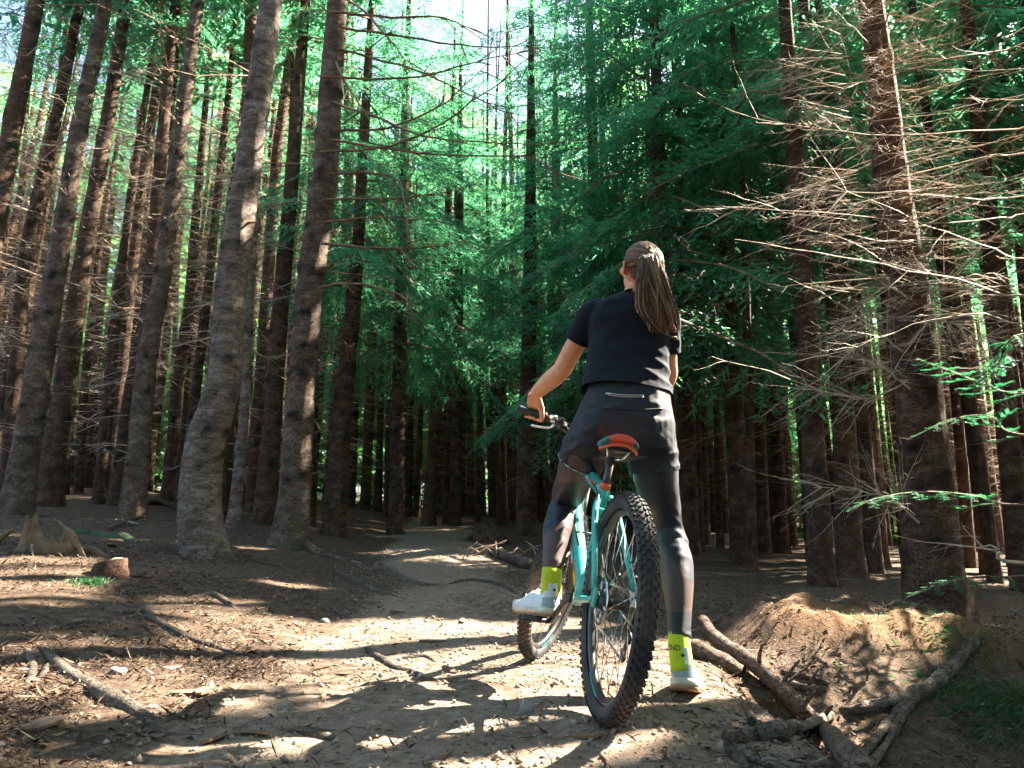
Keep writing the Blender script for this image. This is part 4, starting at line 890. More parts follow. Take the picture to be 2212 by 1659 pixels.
def filler(x, y, low, label, group, seed, unique=False):
    g = random.Random(seed); tm, dm, hi, lo, H, ax, dm2 = KINDS[g.randrange(6)]
    s = g.uniform(.85, 1.15); T = empty('spruce_tree', (x, y, gh(x, y))); rz = g.random() * 6.28
    T.rotation_euler = (0, 0, 0) if unique else (g.uniform(-.03, .03), g.uniform(-.03, .03), rz); T.scale = (1, 1, 1) if unique else (.62 * s, .62 * s, s) if 'pole' in label else (s * g.uniform(.9, 1.25), s * g.uniform(.9, 1.25), s)
    ob('trunk', tm, None, T)
    if not unique: ob('dead_branches', dm2 if 'pole' in label else dm, None, T)["kind"] = "stuff"
    if unique and pxx(x, y) < 1080 and y > 2: ob('dead_branches', dead_mesh('dead_branches', .8, 8, 30, (.5, 1.7), ax, lambda z: .08, seed, r0=.010, gaps=(x, y, gh(x, y))), M['twig_pale' if seed % 2 else 'twig'], T)["kind"] = "stuff"
    if unique:
        cm = crown_mesh('crown', 6.0 + g.random(), H + .3, 2.0, ax, seed, (BOUGH_M, BOUGH_C, 9.5 if y > 2 and pxx(x, y) < 1080 else 0), per=4 if y > 2 and pxx(x, y) < 1080 else 6, dz=.5, gaps=(x, y, gh(x, y)))
        if cm: ob('crown', cm, [M['needle'], M['twig']], T)
    elif low is not None: ob('crown', lo if low else hi, None, T)
    tag(T, label, 'tree', group); TREE_POS.append((x, y))
ZONES = [(-99, 45, 'left of the leftmost tall trunk'), (45, 130, 'between the leftmost tall and ringed trunks'), (130, 205, 'between the ringed and the curved trunk'), (205, 300, 'between the curved and the big straight trunk'), (300, 400, 'just right of the big straight trunk'),
         (400, 470, 'left of the bright gap above the path'), (470, 540, 'under the bright gap above the path'), (540, 690, 'behind the rider'), (690, 790, 'right of the rider'), (790, 900, 'left of the massive trunk'), (900, 2000, 'right of the massive trunk')]
def zone_label(label, x, y):
    px = pxx(x, y); z = next((t for a, b_, t in ZONES if a <= px < b_), '')
    row = 'front rows' if y < 14 else 'middle rows' if y < 19 else 'back rows'
    return '%s, %s, %s' % (label, row, z)
def place(n, xr, yr, dmin, ok, low, label, group, seed, unique=None, tries=4000):
    g = random.Random(seed); c = 0
    for t in range(tries):
        if c >= n: break
        x, y = g.uniform(*xr), g.uniform(*yr)
        if not ok(x, y) or any((x - a) ** 2 + (y - b_) ** 2 < dmin * dmin for a, b_ in TREE_POS): continue
        if unique and unique(x, y) and in_shaft(np.array([[x, y, z] for z in np.arange(1, 13, .2)])).sum() > 3: continue
        filler(x, y, low(x, y) if callable(low) else low, zone_label(label, x, y) if 'stand' in group else label, group, seed * 1000 + t, unique(x, y) if unique else False); c += 1
    return c
def pxx(x, y): return 512 + FPX * x / (y * math.cos(PITCH) + 1e-6)
SL = SUN.y / SUN.x
casts = lambda x, y: x > 2 and y < 17 and y - x * SL > -5 and y - x * SL < 12
nA = place(80, (-17, -2.2), (10.5, 26), 1.0, lambda x, y: pxx(x, y) < 345 and pxx(x, y) > -40, lambda x, y: False if int(x * 7 + y * 5) % 3 == 0 else None, 'slim spruce of the left stand', 'spruces of the left stand', 3)
nB = place(38, (1.5, 16), (9.5, 25), 1.2, lambda x, y: pxx(x, y) > 690 and pxx(x, y) < 1070, lambda x, y: pxx(x, y) < 800, 'slim spruce of the right stand', 'spruces of the right stand', 4, casts)
nC = place(26, (-6, 6), (17.5, 27), 1.15, lambda x, y: 345 < pxx(x, y) < 690 and not 482 < pxx(x, y) < 514, lambda x, y: (y < 21) if int(x * 7 + y * 5) % 3 else None, 'slim spruce beyond the path', 'spruces of the middle stand', 5)
nD = place(46, (4.0, 15), (-2, 12), 1.45, lambda x, y: (y < 1 or pxx(x, y) > 1075) and casts(x, y), False, 'spruce beyond the right edge shading the path', 'shade trees right of the path', 6, lambda x, y: True)

nF = place(54, (-7, 6), (14.5, 24), .65, lambda x, y: 345 < pxx(x, y) < 690, None, 'pole-thin spruce beyond the path', 'thin poles of the middle stand', 9)
nG = place(62, (2.0, 15), (9.5, 23), .7, lambda x, y: pxx(x, y) > 690 and pxx(x, y) < 1060, None, 'pole-thin spruce of the right stand', 'thin poles of the right stand', 10)
nE = place(30, (-10, 8), (-10, -1.6), 1.6, lambda x, y: True, True, 'unseen spruce behind the viewpoint blocking sky light', 'spruces behind the viewpoint', 8)  # unseen rest of the wood, added to block sky light from behind
# --- sunlit broadleaved wood behind the stand
def leaf_crown(name, seed, n, H, rx, size):
    g = np.random.default_rng(seed); ncl = 70
    c = np.stack([g.normal(0, rx * .5, ncl), g.normal(0, rx * .5, ncl), H * (.04 + .94 * g.random(ncl))], 1); cs = g.uniform(.35, 1.0, ncl)
    k = g.integers(0, ncl, n); d = g.normal(0, 1, (n, 3)); d /= np.linalg.norm(d, axis=1)[:, None]; p = c[k] + d * (cs[k] * g.random(n) ** .4)[:, None] * np.array([1.1, 1.1, .55])
    a = g.normal(0, 1, (n, 3)); a[:, 2] *= .5; a /= np.linalg.norm(a, axis=1)[:, None]; nrm = np.array([0, 0, 1.]) + g.normal(0, .45, (n, 3)); b_ = np.cross(nrm, a); b_ /= np.linalg.norm(b_, axis=1)[:, None]
    s = size * g.uniform(.6, 1.3, n)[:, None]
    V = np.stack([p - a * s * .5, p + b_ * s * .32, p + a * s * .5, p - b_ * s * .32], 1).reshape(-1, 3); i = np.arange(n) * 4
    F = np.concatenate([np.stack([i, i + 1, i + 2], 1), np.stack([i, i + 2, i + 3], 1)])
    me = np_mesh(name, V, F); me.materials.append(M['leaf'])
    lines = [(np.array([[0, 0, -.2], [.1, .05, H * .4], [0, .1, H * .9]]), np.array([.10, .08, .02]))]
    for q in range(0, ncl, 2): lines.append((np.array([[.05, .05, max(.2, c[q, 2] - .9)], (c[q] + np.array([0, 0, max(.2, c[q, 2] - .6)])) / 2, c[q]]), np.array([.03, .02, .008])))
    V, F = tri_tubes(lines); tm = np_mesh('trunk', V, F); tm.materials.append(M['bark']); return me, tm
BL = [leaf_crown('crown', 400 + k, 15000, 13 + 2 * k, 2.2, .15) for k in range(4)]
g = random.Random(77); nb = 0
for ring, (r0, r1, cnt) in enumerate([(28, 33, 16), (43, 48, 20), (50, 56, 18)]):
    for k in range(cnt):
        px = -60 + 1150 * (k + g.random() * .8) / cnt; y = g.uniform(r0, r1)
        if 484 < px < 514 and ring < 2: continue
        x = (px - 512) / FPX * y; me, tm = BL[g.randrange(4)]
        T = empty('broadleaf_tree', (x, y, gh(x, y))); T.rotation_euler.z = g.random() * 6.28; s = g.uniform(.8, 1.25) * (1 + .22 * ring); T.scale = (s * 1.1, s * 1.1, s)
        ob('trunk', tm, None, T); ob('crown', me, None, T); nb += 1
        tag(T, ['leafy sunlit tree glimpsed between the trunks', 'leafy tree in the wood behind the stand', 'tall leafy tree at the back of the wood'][ring], 'tree', 'broadleaved trees behind the stand, row %s' % 'abc'[ring])
g = random.Random(99)
for k in range(60):
    px = -40 + 1110 * (k + g.random()) / 60; y = g.uniform(24.0, 28); x = (px - 512) / FPX * y; me, tm = BL[g.randrange(4)]
    T = empty('leafy_shrub', (x, y, gh(x, y) - .6)); T.rotation_euler.z = g.random() * 6.28; s = g.uniform(.28, .42); T.scale = (s * 2.2, s * 2.2, s)
    ob('stems', tm, None, T); ob('crown', me, None, T)
    tag(T, 'low leafy shrub filling the gap between far trunks', 'shrub', 'shrubs behind the stand')
print('trees', nA, nB, nC, nD, nb, 'objects', len(col.objects), 'tris', sum(len(m_.polygons) for m_ in bpy.data.meshes))

# ================================================================== the bicycle
M['teal'] = dirty('teal_paint', (0.008, 0.42, 0.35), amount=.4, rough=.26)
M['teal_dark'] = simple('dark_teal_paint', (0.006, 0.16, 0.17), 0.3, var=.05, sc=8, coat=.5)
M['white_paint'] = simple('white_stripe', (0.72, 0.76, 0.76), 0.35, var=.03)
M['orange'] = simple('orange_trim', (0.75, 0.10, 0.03), 0.4, var=.08)
M['red_pad'] = simple('red_saddle_cover', (0.80, 0.09, 0.05), 0.45, var=.08, bmp=.001)
M['teal_pad'] = simple('teal_saddle_cover', (0.01, 0.17, 0.18), 0.5, var=.1, bmp=.001)
M['black_metal'] = dirty('black_metal', (0.018, 0.018, 0.02), amount=.35, rough=.32, coat=.2)
M['black_plastic'] = simple('black_plastic', (0.02, 0.02, 0.022), 0.5, var=.25)
M['steel'] = simple('bare_steel', (0.62, 0.61, 0.58), 0.25, metal=1.0, var=.1)
M['yellow'] = simple('yellow_sticker', (0.85, 0.45, 0.02), 0.4, var=.05)
m, nt, b = nmat('tyre_rubber'); M['rubber'] = m; v = coords(nt)
n2 = noise(nt, v, 40, 5, .7); n1 = noise(nt, v, 7, 4)
nt.links.new(mix(nt, mathn(nt, 'MULTIPLY', ramp(nt, n1, [(.42, (0, 0, 0)), (.62, (1, 1, 1))]), mathn(nt, 'MULTIPLY', n2, .8)), (0.022, 0.022, 0.024), (0.13, 0.095, 0.07)), b.inputs['Base Color'])
b.inputs['Roughness'].default_value = .8; bump(nt, b, n2, .002)
RC = G(1302, 1566); RC.z = gh(RC.x, RC.y)
YAW, LEAN, STEER = R(7.3), R(8.0), R(29)
BIKE = empty('mountain_bike', RC + Vector((0, 0, -.004))); BIKE.rotation_mode = 'QUATERNION'
BQ = Quaternion((0, 0, 1), R(90) + YAW) @ Quaternion((1, 0, 0), LEAN); BIKE.rotation_quaternion = BQ
BM = Matrix.Translation(BIKE.location) @ BQ.to_matrix().to_4x4()
WR = .35; RA = Vector((0, 0, WR)); BB = Vector((.43, 0, .33)); FA0 = Vector((1.13, 0, .35))
ax_d = Vector((-math.cos(R(68)), 0, math.sin(R(68)))); pf_ = Vector((math.sin(R(68)), 0, math.cos(R(68))))
A0 = FA0 - pf_ * .045                                   # foot of the steering axis
def steer(p): return A0 + Quaternion(ax_d, -STEER) @ (Vector(p) - A0)
def wheel(name, c, rot, decal_col, seed):
    w = empty(name); w.parent = BIKE; w.location = c; w.rotation_mode = 'QUATERNION'; w.rotation_quaternion = rot
    I = Matrix.Identity(4); mb = MB(); r = .0285; mr = WR - r - .004
    prof = [(mr + r * math.cos(a) * (1.0), r * math.sin(a)) for a in np.linspace(-2.5, 2.5, 18)]
    prof += [(mr - r * .62, r * .45), (mr - r * .62, -r * .45)]
    mb.lathe(prof, I, 96); g = random.Random(seed)
    for k in range(76):
        for (an, ln, wd_, off) in [(-.22, .014, .0085, 0), (.22, .014, .0085, .5), (-.62, .012, .009, .5), (.62, .012, .009, 0), (-1.05, .013, .010, 0), (1.05, .013, .010, .5)]:
            th = (k + off) / 76 * 2 * math.pi; rr = mr + (r + .002) * math.cos(an); yy = (r + .002) * math.sin(an)
            Mx = Matrix.Rotation(-th, 4, 'Y') @ Matrix.Translation((rr, yy, 0)) @ Matrix.Rotation(an, 4, 'Z')
            mb.box((0, 0, 0), (.0075, wd_, ln), Mx)
    mb.build('tyre', M['rubber'], w, smooth=False)
    mb = MB(); mb.lathe([(.300, .0135), (.300, -.0135), (.286, -.0125), (.276, -.006), (.276, .006), (.286, .0125)], I, 80); rim = mb.build('rim', M['black_metal'], w)
    for k in range(4):
        for sg in (-1, 1):
            mb = MB(); a0 = k * math.pi / 2 + .2; n = 12; vs = []; fs = []
            for i in range(n):
                a = a0 + .75 * i / (n - 1) * (.6 if k % 2 else 1)
                for (rr, yy) in ((.298, .01425), (.287, .01345)): vs.append((rr * math.cos(a), sg * yy, rr * math.sin(a)))
            for i in range(n - 1): fs.append((i * 2, i * 2 + 1, i * 2 + 3, i * 2 + 2))
            mb.add(vs, fs); mb.build('decal', M[decal_col], w)
    mb = MB(); mb.lathe([(.010, .06), (.010, -.06), (.022, -.055), (.026, -.035), (.016, -.028), (.016, .022), (.028, .03), (.028, .038), (.02, .055)], I, 24); mb.build('hub', M['black_metal'], w)
    sp_ = MB(); sp_.tube([(0, 0, 0), (0, 0, 1)], .0013, 5); sme = sp_.mesh('spoke'); sme.materials.append(M['steel'])
    for k in range(32):
        sg = 1 if k % 2 else -1; a = k / 32 * 2 * math.pi; ah = a + (1.15 if (k // 2) % 2 else -1.15)
        p0 = Vector((.024 * math.cos(ah), sg * .032, .024 * math.sin(ah))); p1 = Vector((.279 * math.cos(a), sg * .003, .279 * math.sin(a))); d = p1 - p0
        o = ob('spoke', sme, None, w); o.location = p0; o.rotation_mode = 'QUATERNION'; o.rotation_quaternion = d.to_track_quat('Z', 'X'); o.scale = (1, 1, d.length)
    mb = MB(); mb.lathe([(.080, .0475), (.080, .0455), (.062, .0455), (.062, .0475)], I, 40)
    for k in range(6):
        a = k * math.pi / 3; mb.tube([(.02 * math.cos(a), .0465, .02 * math.sin(a)), (.065 * math.cos(a + .3), .0465, .065 * math.sin(a + .3))], .003, 5)
    mb.build('brake_disc', M['steel'], w)
    return w
RW = wheel('rear_wheel', RA, Quaternion((1, 0, 0, 0)), 'teal', 1)
mb = MB()
for k in range(9):
    r = .058 - .0042 * k; y = -.030 - .0036 * k
    mb.lathe([(r, y), (r, y - .0016), (r - .012, y - .0016), (r - .012, y)], Matrix.Identity(4), 40)
mb.build('cassette', M['steel'], RW)
FW = wheel('front_wheel', steer(FA0), Quaternion(ax_d, -STEER), 'teal', 2)
# frame
mb = MB()
HB = A0 + ax_d * .475; HT = A0 + ax_d * .60; ST_ = Vector((.30, 0, .74))
def seg(a, b_, ra, rb, flat=1.0, mi=0, n=14, bow=(0, 0, 0)):
    m_ = (Vector(a) + Vector(b_)) / 2 + Vector(bow); mb.tube(spl([a, m_, b_], 10), lerp_list([ra, rb], 10), n, mi=mi, flat=flat)
seg(BB, HB + ax_d * .02, .034, .037, .85, bow=(.0, 0, -.012)); seg(ST_ - Vector((0, 0, .03)), HT - ax_d * .03, .024, .033, .9, bow=(0, 0, .015)); seg(BB, ST_, .019, .0175)
mb.tube([HB, HT], [.027, .025], 16)
for sg in (-1, 1):
    mb.tube(spl([Vector((.285, sg * .018, .70)), Vector((.23, sg * .042, .63)), Vector((.02, sg * .066, .385))], 10), lerp_list([.011, .0115, .010], 10), 10)
    mb.tube(spl([BB + Vector((-.03, sg * .024, 0)), BB + Vector((-.13, sg * .050, .005)), Vector((.02, sg * .066, .355))], 10), lerp_list([.016, .013, .010], 10), 10)
    mb.box((.012, sg * .066, .362), (.05, .010, .06))
mb.tube([BB + Vector((0, -.037, 0)), BB + Vector((0, .037, 0))], .024, 18); mb.tube([Vector((.245, -.04, .645)), Vector((.245, .04, .645))], .010, 10)
frame = mb.build('frame', M['teal'], BIKE)
def strip(a, b_, w, off, mat, name='stripe', n=10, up=(0, 1, 0)):
    q = MB(); a = Vector(a) + Vector(off); b_ = Vector(b_) + Vector(off); t = (b_ - a).normalized(); s = Vector(up).cross(t).normalized() * w / 2
    q.add([a - s, b_ - s, b_ + s, a + s, a - s + Vector(up) * -.004, b_ - s + Vector(up) * -.004, b_ + s + Vector(up) * -.004, a + s + Vector(up) * -.004], [(0, 1, 2, 3), (4, 7, 6, 5), (0, 4, 5, 1), (1, 5, 6, 2), (2, 6, 7, 3), (3, 7, 4, 0)]); return q.build(name, M[mat], frame, smooth=False)
dt = HB - BB
strip(BB + dt * .30, BB + dt * .78, .016, (0, .0315, -.006), 'white_paint'); strip(BB + dt * .80, BB + dt * .93, .022, (0, .0315, -.004), 'teal_dark', 'panel'); strip(BB + dt * .12, BB + dt * .21, .026, (0, .0300, -.002), 'yellow', 'sticker'); strip(BB + dt * .22, BB + dt * .29, .012, (0, .0302, .004), 'orange')
tt_ = HT - ST_
strip(ST_ + tt_ * .12, ST_ + tt_ * .30, .012, (0, .0240, -.012), 'orange'); strip(ST_ + tt_ * .35, ST_ + tt_ * .8, .010, (0, .0275, -.012), 'white_paint')
# bottle cage on the down tube
q = MB(); c0 = BB + dt * .42 + Vector((-.045, 0, .055)); 
for sg in (-1, 1): q.tube(spl([c0 + Vector((-.05, sg * .02, -.05)), c0 + Vector((-.055, sg * .038, .0)), c0 + Vector((0, sg * .038, .06)), c0 + Vector((.06, sg * .02, .07))], 12), .0035, 6)
q.tube(spl([c0 + Vector((-.055, -.038, 0)), c0 + Vector((-.085, 0, .0)), c0 + Vector((-.055, .038, 0))], 10), .0035, 6); q.build('bottle_cage', M['black_plastic'], BIKE)
# seatpost, collar, saddle
sd_dir = (ST_ - BB).normalized(); SC = ST_ + sd_dir * .115
q = MB(); q.tube([ST_ - sd_dir * .05, SC - Vector((0, 0, .028))], .0140, 14); q.box((SC.x, 0, SC.z - .022), (.045, .03, .022)); q.build('seatpost', M['black_metal'], BIKE)
q = MB(); q.tube([ST_ - sd_dir * .012, ST_ + sd_dir * .012], .0205, 16); q.build('seat_clamp', M['orange'], BIKE)
SAD = empty('saddle'); SAD.parent = BIKE; SAD.location = SC + Vector((.0, 0, .0)); SAD.rotation_euler = (0, R(-3), 0)
def sad_ring(x, dz=0.0, ins=0.0):
    t = (x + .135) / .275
    hw = np.interp(t, [0, .08, .25, .45, .65, 1], [.048, .069, .072, .048, .024, .016]) - ins; th = np.interp(t, [0, .1, .4, 1], [.018, .030, .026, .018]) - ins * .6
    top = .042 + .012 * (1 - t) ** 2 - .004 * math.sin(t * 3.1) + dz; out = []
    for a in np.linspace(0, 2 * math.pi, 24, endpoint=False):
        y = math.copysign(abs(math.cos(a)) ** .75, math.cos(a)) * hw; s_ = math.sin(a)
        z = top - .020 * (y / .072) ** 2 + (s_ * .010 if s_ > 0 else s_ * th) - (.008 * math.exp(-(y / .012) ** 2) if s_ > 0 and .1 < t < .8 else 0); out.append(Vector((x, y, z)))
    return out
mb = MB(); xs = np.linspace(-.135, .14, 22); mb.loft([sad_ring(x) for x in xs])
fm = [0 if (abs(sum(mb.v[i][1] for i in f) / len(f)) < .040 or sum(mb.v[i][0] for i in f) / len(f) > -.02) else 1 for f in mb.f]
mb.m = fm; cov = mb.build('cover', [M['red_pad'], M['teal_pad']], SAD)
mb = MB(); rim_ = []
for a in np.linspace(-1.45, 1.45, 15):
    rim_.append(Vector((-.138 + .03 * (1 - math.cos(a)) * 1.6, math.sin(a) * .066, .026 - .020 * math.sin(a) ** 2)))
mb.tube(rim_, .0055, 8); mb.build('edge_trim', M['orange'], SAD)
mb = MB()
for sg in (-1, 1): mb.tube(spl([Vector((-.11, sg * .045, .018)), Vector((-.07, sg * .03, -.012)), Vector((.0, sg * .022, -.016)), Vector((.06, sg * .02, -.008)), Vector((.12, sg * .006, .022))], 14), .0035, 8)
mb.build('rail', M['steel'], SAD)
mb = MB(); mb.loft([[Vector((x, y * s_, z_)) for y, z_ in ((.05, .02), (-.05, .02), (-.04, .008), (.04, .008))] for x, s_ in ((-.12, .9), (-.06, 1.1), (.04, .5), (.12, .2))]); mb.build('shell', M['black_plastic'], SAD)
# cranks, pedals, chainring, chain, derailleur
CA = R(-36)
def crank(sg, ang):
    e = BB + Vector((math.cos(ang) * .172, sg * .085, math.sin(ang) * .172)); q = MB()
    q.tube(spl([BB + Vector((0, sg * .055, 0)), BB + Vector((math.cos(ang) * .05, sg * .068, math.sin(ang) * .05)), e], 8), lerp_list([.020, .014, .014], 8), 10, flat=.6); c_ = q.build('crank_arm', M['black_metal'], BIKE)
    q = MB(); pc = e + Vector((0, sg * .060, 0)); q.tube([e, pc + Vector((0, sg * .05, 0))], .007, 8)
    for dx in (-.042, .042): q.box((pc.x + dx, pc.y, pc.z), (.010, .095, .016))
    for dy in (-.046, 0, .046): q.box((pc.x, pc.y + dy, pc.z), (.074, .008, .013))
    for dx in (-.042, .042):
        for dy in (-.036, -.012, .012, .036): q.tube([(pc.x + dx, pc.y + dy, pc.z - .012), (pc.x + dx, pc.y + dy, pc.z + .012)], .0018, 5)
    q.build('pedal', M['black_plastic'], BIKE); return pc
PED_L = crank(1, CA); PED_R = crank(-1, CA + math.pi)
q = MB(); q.lathe([(.070, -.046), (.070, -.049), (.052, -.049), (.052, -.046)], Matrix.Translation(BB), 40)
for k in range(32):
    a = k / 32 * 2 * math.pi; q.box((0, 0, 0), (.006, .003, .005), Matrix.Translation(BB + Vector((.072 * math.cos(a), -.0475, .072 * math.sin(a)))) @ Matrix.Rotation(-a, 4, 'Y'))
for k in range(4): a = k * math.pi / 2; q.tube([BB + Vector((0, -.0475, 0)), BB + Vector((.056 * math.cos(a), -.0475, .056 * math.sin(a)))], .008, 6, flat=.4)
q.build('chainring', M['black_metal'], BIKE)
DJ = Vector((.03, -.062, .255)); DJ2 = Vector((.075, -.062, .195)); q = MB()
loop = [BB + Vector((0, -.048, .072)), Vector((.2, -.05, .40)), Vector((0, -.052, WR + .042)), Vector((-.042, -.052, WR)), Vector((0, -.054, WR - .042)), DJ + Vector((.018, 0, .01)), DJ2 + Vector((-.02, 0, 0)), DJ2 + Vector((0, 0, -.02)), BB + Vector((-.02, -.048, -.070)), BB + Vector((.06, -.048, -.035)), BB + Vector((.06, -.048, .035))]
q.tube(loop + [loop[0]], .0042, 6); q.build('chain', M['steel'], BIKE)
q = MB(); q.tube([Vector((.01, -.066, .34)), Vector((.03, -.075, .30)), DJ], .013, 8); q.tube([DJ, DJ2], .011, 8, flat=.5)
for c_ in (DJ, DJ2): q.lathe([(.022, .004), (.022, -.004), (.004, -.004), (.004, .004)], Matrix.Translation(c_), 18)
q.build('derailleur', M['black_metal'], BIKE)
q = MB(); q.box((.075, .054, .405), (.035, .03, .05)); q.tube([Vector((.075, .054, .43)), Vector((.16, .05, .55)), Vector((.26, .03, .70)), Vector((.5, .02, .79))], .0026, 6); q.build('brake_caliper', M['black_metal'], BIKE)
# fork, stem, bar
q = MB(); cr_ = A0 + ax_d * .465
for sg in (-1, 1):
    top = cr_ + pf_ * .012 + Vector((0, sg * .064, 0)); bot = FA0 + Vector((0, sg * .064, 0)); mid = top.lerp(bot, .45)
    q.tube([steer(p) for p in (top + ax_d * .03, mid)], .0160, 12, mi=1); q.tube([steer(p) for p in (mid, mid.lerp(bot, .1), bot)], [.021, .022, .018], 12)
q.tube([steer(cr_ + pf_ * .012 + Vector((0, -.075, .0))), steer(cr_ + pf_ * .006), steer(cr_ + pf_ * .012 + Vector((0, .075, 0)))], .024, 12); q.build('fork', [M['black_plastic'], M['steel']], BIKE)
q = MB(); q.tube([HT, HT + ax_d * .045], .022, 14); sb = HT + ax_d * .075; BC = sb + pf_ * .06 + Vector((0, 0, .012))
q.tube([steer(HT + ax_d * .055), steer(sb + ax_d * .02)], .019, 12); q.tube([steer(sb), steer(BC)], .018, 12); q.build('stem', M['black_metal'], BIKE)
HW = .335
BARP = [steer(p) for p in (BC + Vector((-.035, -HW, .048)), BC + Vector((-.022, -.20, .046)), BC + Vector((-.004, -.08, .012)), BC, BC + Vector((-.004, .08, .012)), BC + Vector((-.022, .20, .046)), BC + Vector((-.035, HW, .048)))]
q = MB(); q.tube(spl(BARP, 40), .0130, 12); q.build('handlebar', M['black_metal'], BIKE)
GRIP = {}
for sg in (-1, 1):
    a = steer(BC + Vector((-.035, sg * HW, .048))); b_ = steer(BC + Vector((-.0275, sg * (HW - .135), .0465))); q = MB(); n = 20; P = [a.lerp(b_, i / (n - 1)) for i in range(n)]
    q.tube(P, [.0185 if i in (0, 1, n - 1, n - 2) else (.0165 if i % 2 else .0158) for i in range(n)], 14); q.build('grip', M['black_plastic'], BIKE); GRIP[sg] = (a, b_)
    t = (b_ - a).normalized(); q = MB(); lp_ = b_ + t * .035; f = steer(BC + Vector((.3, 0, 0))) - steer(BC); f.normalize(); dn = Vector((0, 0, -1))
    q.tube([b_ + t * .02, b_ + t * .05], .018, 12); q.tube([lp_, lp_ + f * .035 + dn * .01], .012, 8); q.tube(spl([lp_ + f * .035 + dn * .01, lp_ + f * .055 + dn * .035 - t * .03, lp_ + f * .06 + dn * .045 - t * .08, lp_ + f * .062 + dn * .048 - t * .125], 10), lerp_list([.009, .006, .0055, .006], 10), 8, flat=.6)
    q.tube([lp_, lp_ + f * .03 + t * .06 + dn * .004], .009, 8); q.build('brake_lever', M['steel' if sg > 0 else 'black_metal'], BIKE)
    q = MB(); q.tube([b_ + t * .06, b_ + t * .085], .017, 12); q.box(tuple(b_ + t * .075 + f * .012 + dn * .022), (.045, .04, .022)); q.tube([b_ + t * .075 + dn * .03 - f * .01, b_ + t * .06 + dn * .04 - f * .045], .006, 6); q.build('shifter', M['black_plastic'], BIKE)
    q = MB(); q.tube(spl([lp_ + f * .02 + t * .06, lp_ + f * .10 + t * .14 + Vector((0, 0, -.01)), HB + Vector((.06, sg * .02, .03)), BB + dt * .6 + Vector((0, sg * .03, -.02))], 16), .0026, 6); q.build('cable', M['black_plastic'], BIKE)
tag(BIKE, 'teal mountain bike with red and teal saddle leaning under the rider', 'bicycle')

# ================================================================== the rider
m, nt, b = nmat('skin'); M['skin'] = m; v = coords(nt); n1 = noise(nt, v, 25, 4)
nt.links.new(ramp(nt, n1, [(.3, (0.74, 0.30, 0.155)), (.7, (0.82, 0.38, 0.21))]), b.inputs['Base Color']); b.inputs['Roughness'].default_value = .5
b.inputs['Subsurface Weight'].default_value = .12; b.inputs['Subsurface Radius'].default_value = (.012, .005, .003); bump(nt, b, noise(nt, v, 220, 3), .0006)
def cloth(name, c, rough=.85, sheen=.3, spec=.4):
    m, nt, b = nmat(name); v = coords(nt); n_ = noise(nt, v, 180, 3); n2_ = noise(nt, v, 6, 3)
    nt.links.new(ramp(nt, n2_, [(.3, tuple(x * .8 for x in c)), (.7, tuple(x * 1.2 for x in c))]), b.inputs['Base Color']); b.inputs['Roughness'].default_value = rough
    b.inputs['Sheen Weight'].default_value = sheen; b.inputs['Sheen Roughness'].default_value = .5; b.inputs['Specular IOR Level'].default_value = spec; bump(nt, b, n_, .0012, .6); return m
M['shirt'] = cloth('black_navy_cotton', (0.004, 0.0065, 0.013), .9, .02, .3); M['shorts'] = cloth('black_shorts', (0.0035, 0.005, 0.010), .6, .03, .4); M['legging'] = cloth('navy_leggings', (0.005, 0.006, 0.014), .5, .06, .5)
M['sheer'] = cloth('sheer_mesh_panel', (0.075, 0.038, 0.030), .5, .05); M['sock'] = cloth('lime_sock', (0.52, 0.62, 0.02), .9, .3); M['hem'] = simple('patterned_hem', (0.20, 0.28, 0.26), .7, var=.9, sc=60)
M['shoe'] = dirty('white_leather', (0.72, 0.74, 0.75), (0.38, 0.31, 0.24), .4, .4, .0, 14); M['shoe_grey'] = simple('pale_blue_suede', (0.30, 0.40, 0.44), .9, var=.1, sc=50, bmp=.001); M['sole'] = dirty('cream_rubber', (0.66, 0.60, 0.50), (0.28, 0.20, 0.14), .6, .5, .0, 18); M['outsole'] = simple('gum_outsole', (0.30, 0.15, 0.07), .7, var=.25, sc=20)
M['ink'] = simple('dark_print', (0.015, 0.012, 0.012), .6, var=.1); M['silver'] = simple('reflective_zip', (0.70, 0.70, 0.68), .3, metal=.3, var=.1)
m, nt, b = nmat('brown_hair'); M['hair'] = m; v = coords(nt, (1, 1, .2)); geo = nd(nt, 'ShaderNodeNewGeometry')
nt.links.new(ramp(nt, geo.outputs['Random Per Island'], [(0, (0.034, 0.016, 0.008)), (.5, (0.125, 0.062, 0.032)), (1, (0.36, 0.195, 0.105))]), b.inputs['Base Color']); b.inputs['Roughness'].default_value = .45; b.inputs['Specular IOR Level'].default_value = .35
PX = S / FPX                          # metres per picture pixel at one metre
def ell(c, hw, hd, yaw=0.0, n=28, pw=.85, tiltx=0.0):
    out = []; u = Vector((math.cos(yaw), math.sin(yaw), tiltx)); w = Vector((-math.sin(yaw), math.cos(yaw), 0))
    for a in np.linspace(0, 2 * math.pi, n, endpoint=False):
        ca_, sa = math.cos(a), math.sin(a)
        out.append(Vector(c) + u * (math.copysign(abs(ca_) ** pw, ca_) * hw) + w * (math.copysign(abs(sa) ** pw, sa) * hd))
    return out
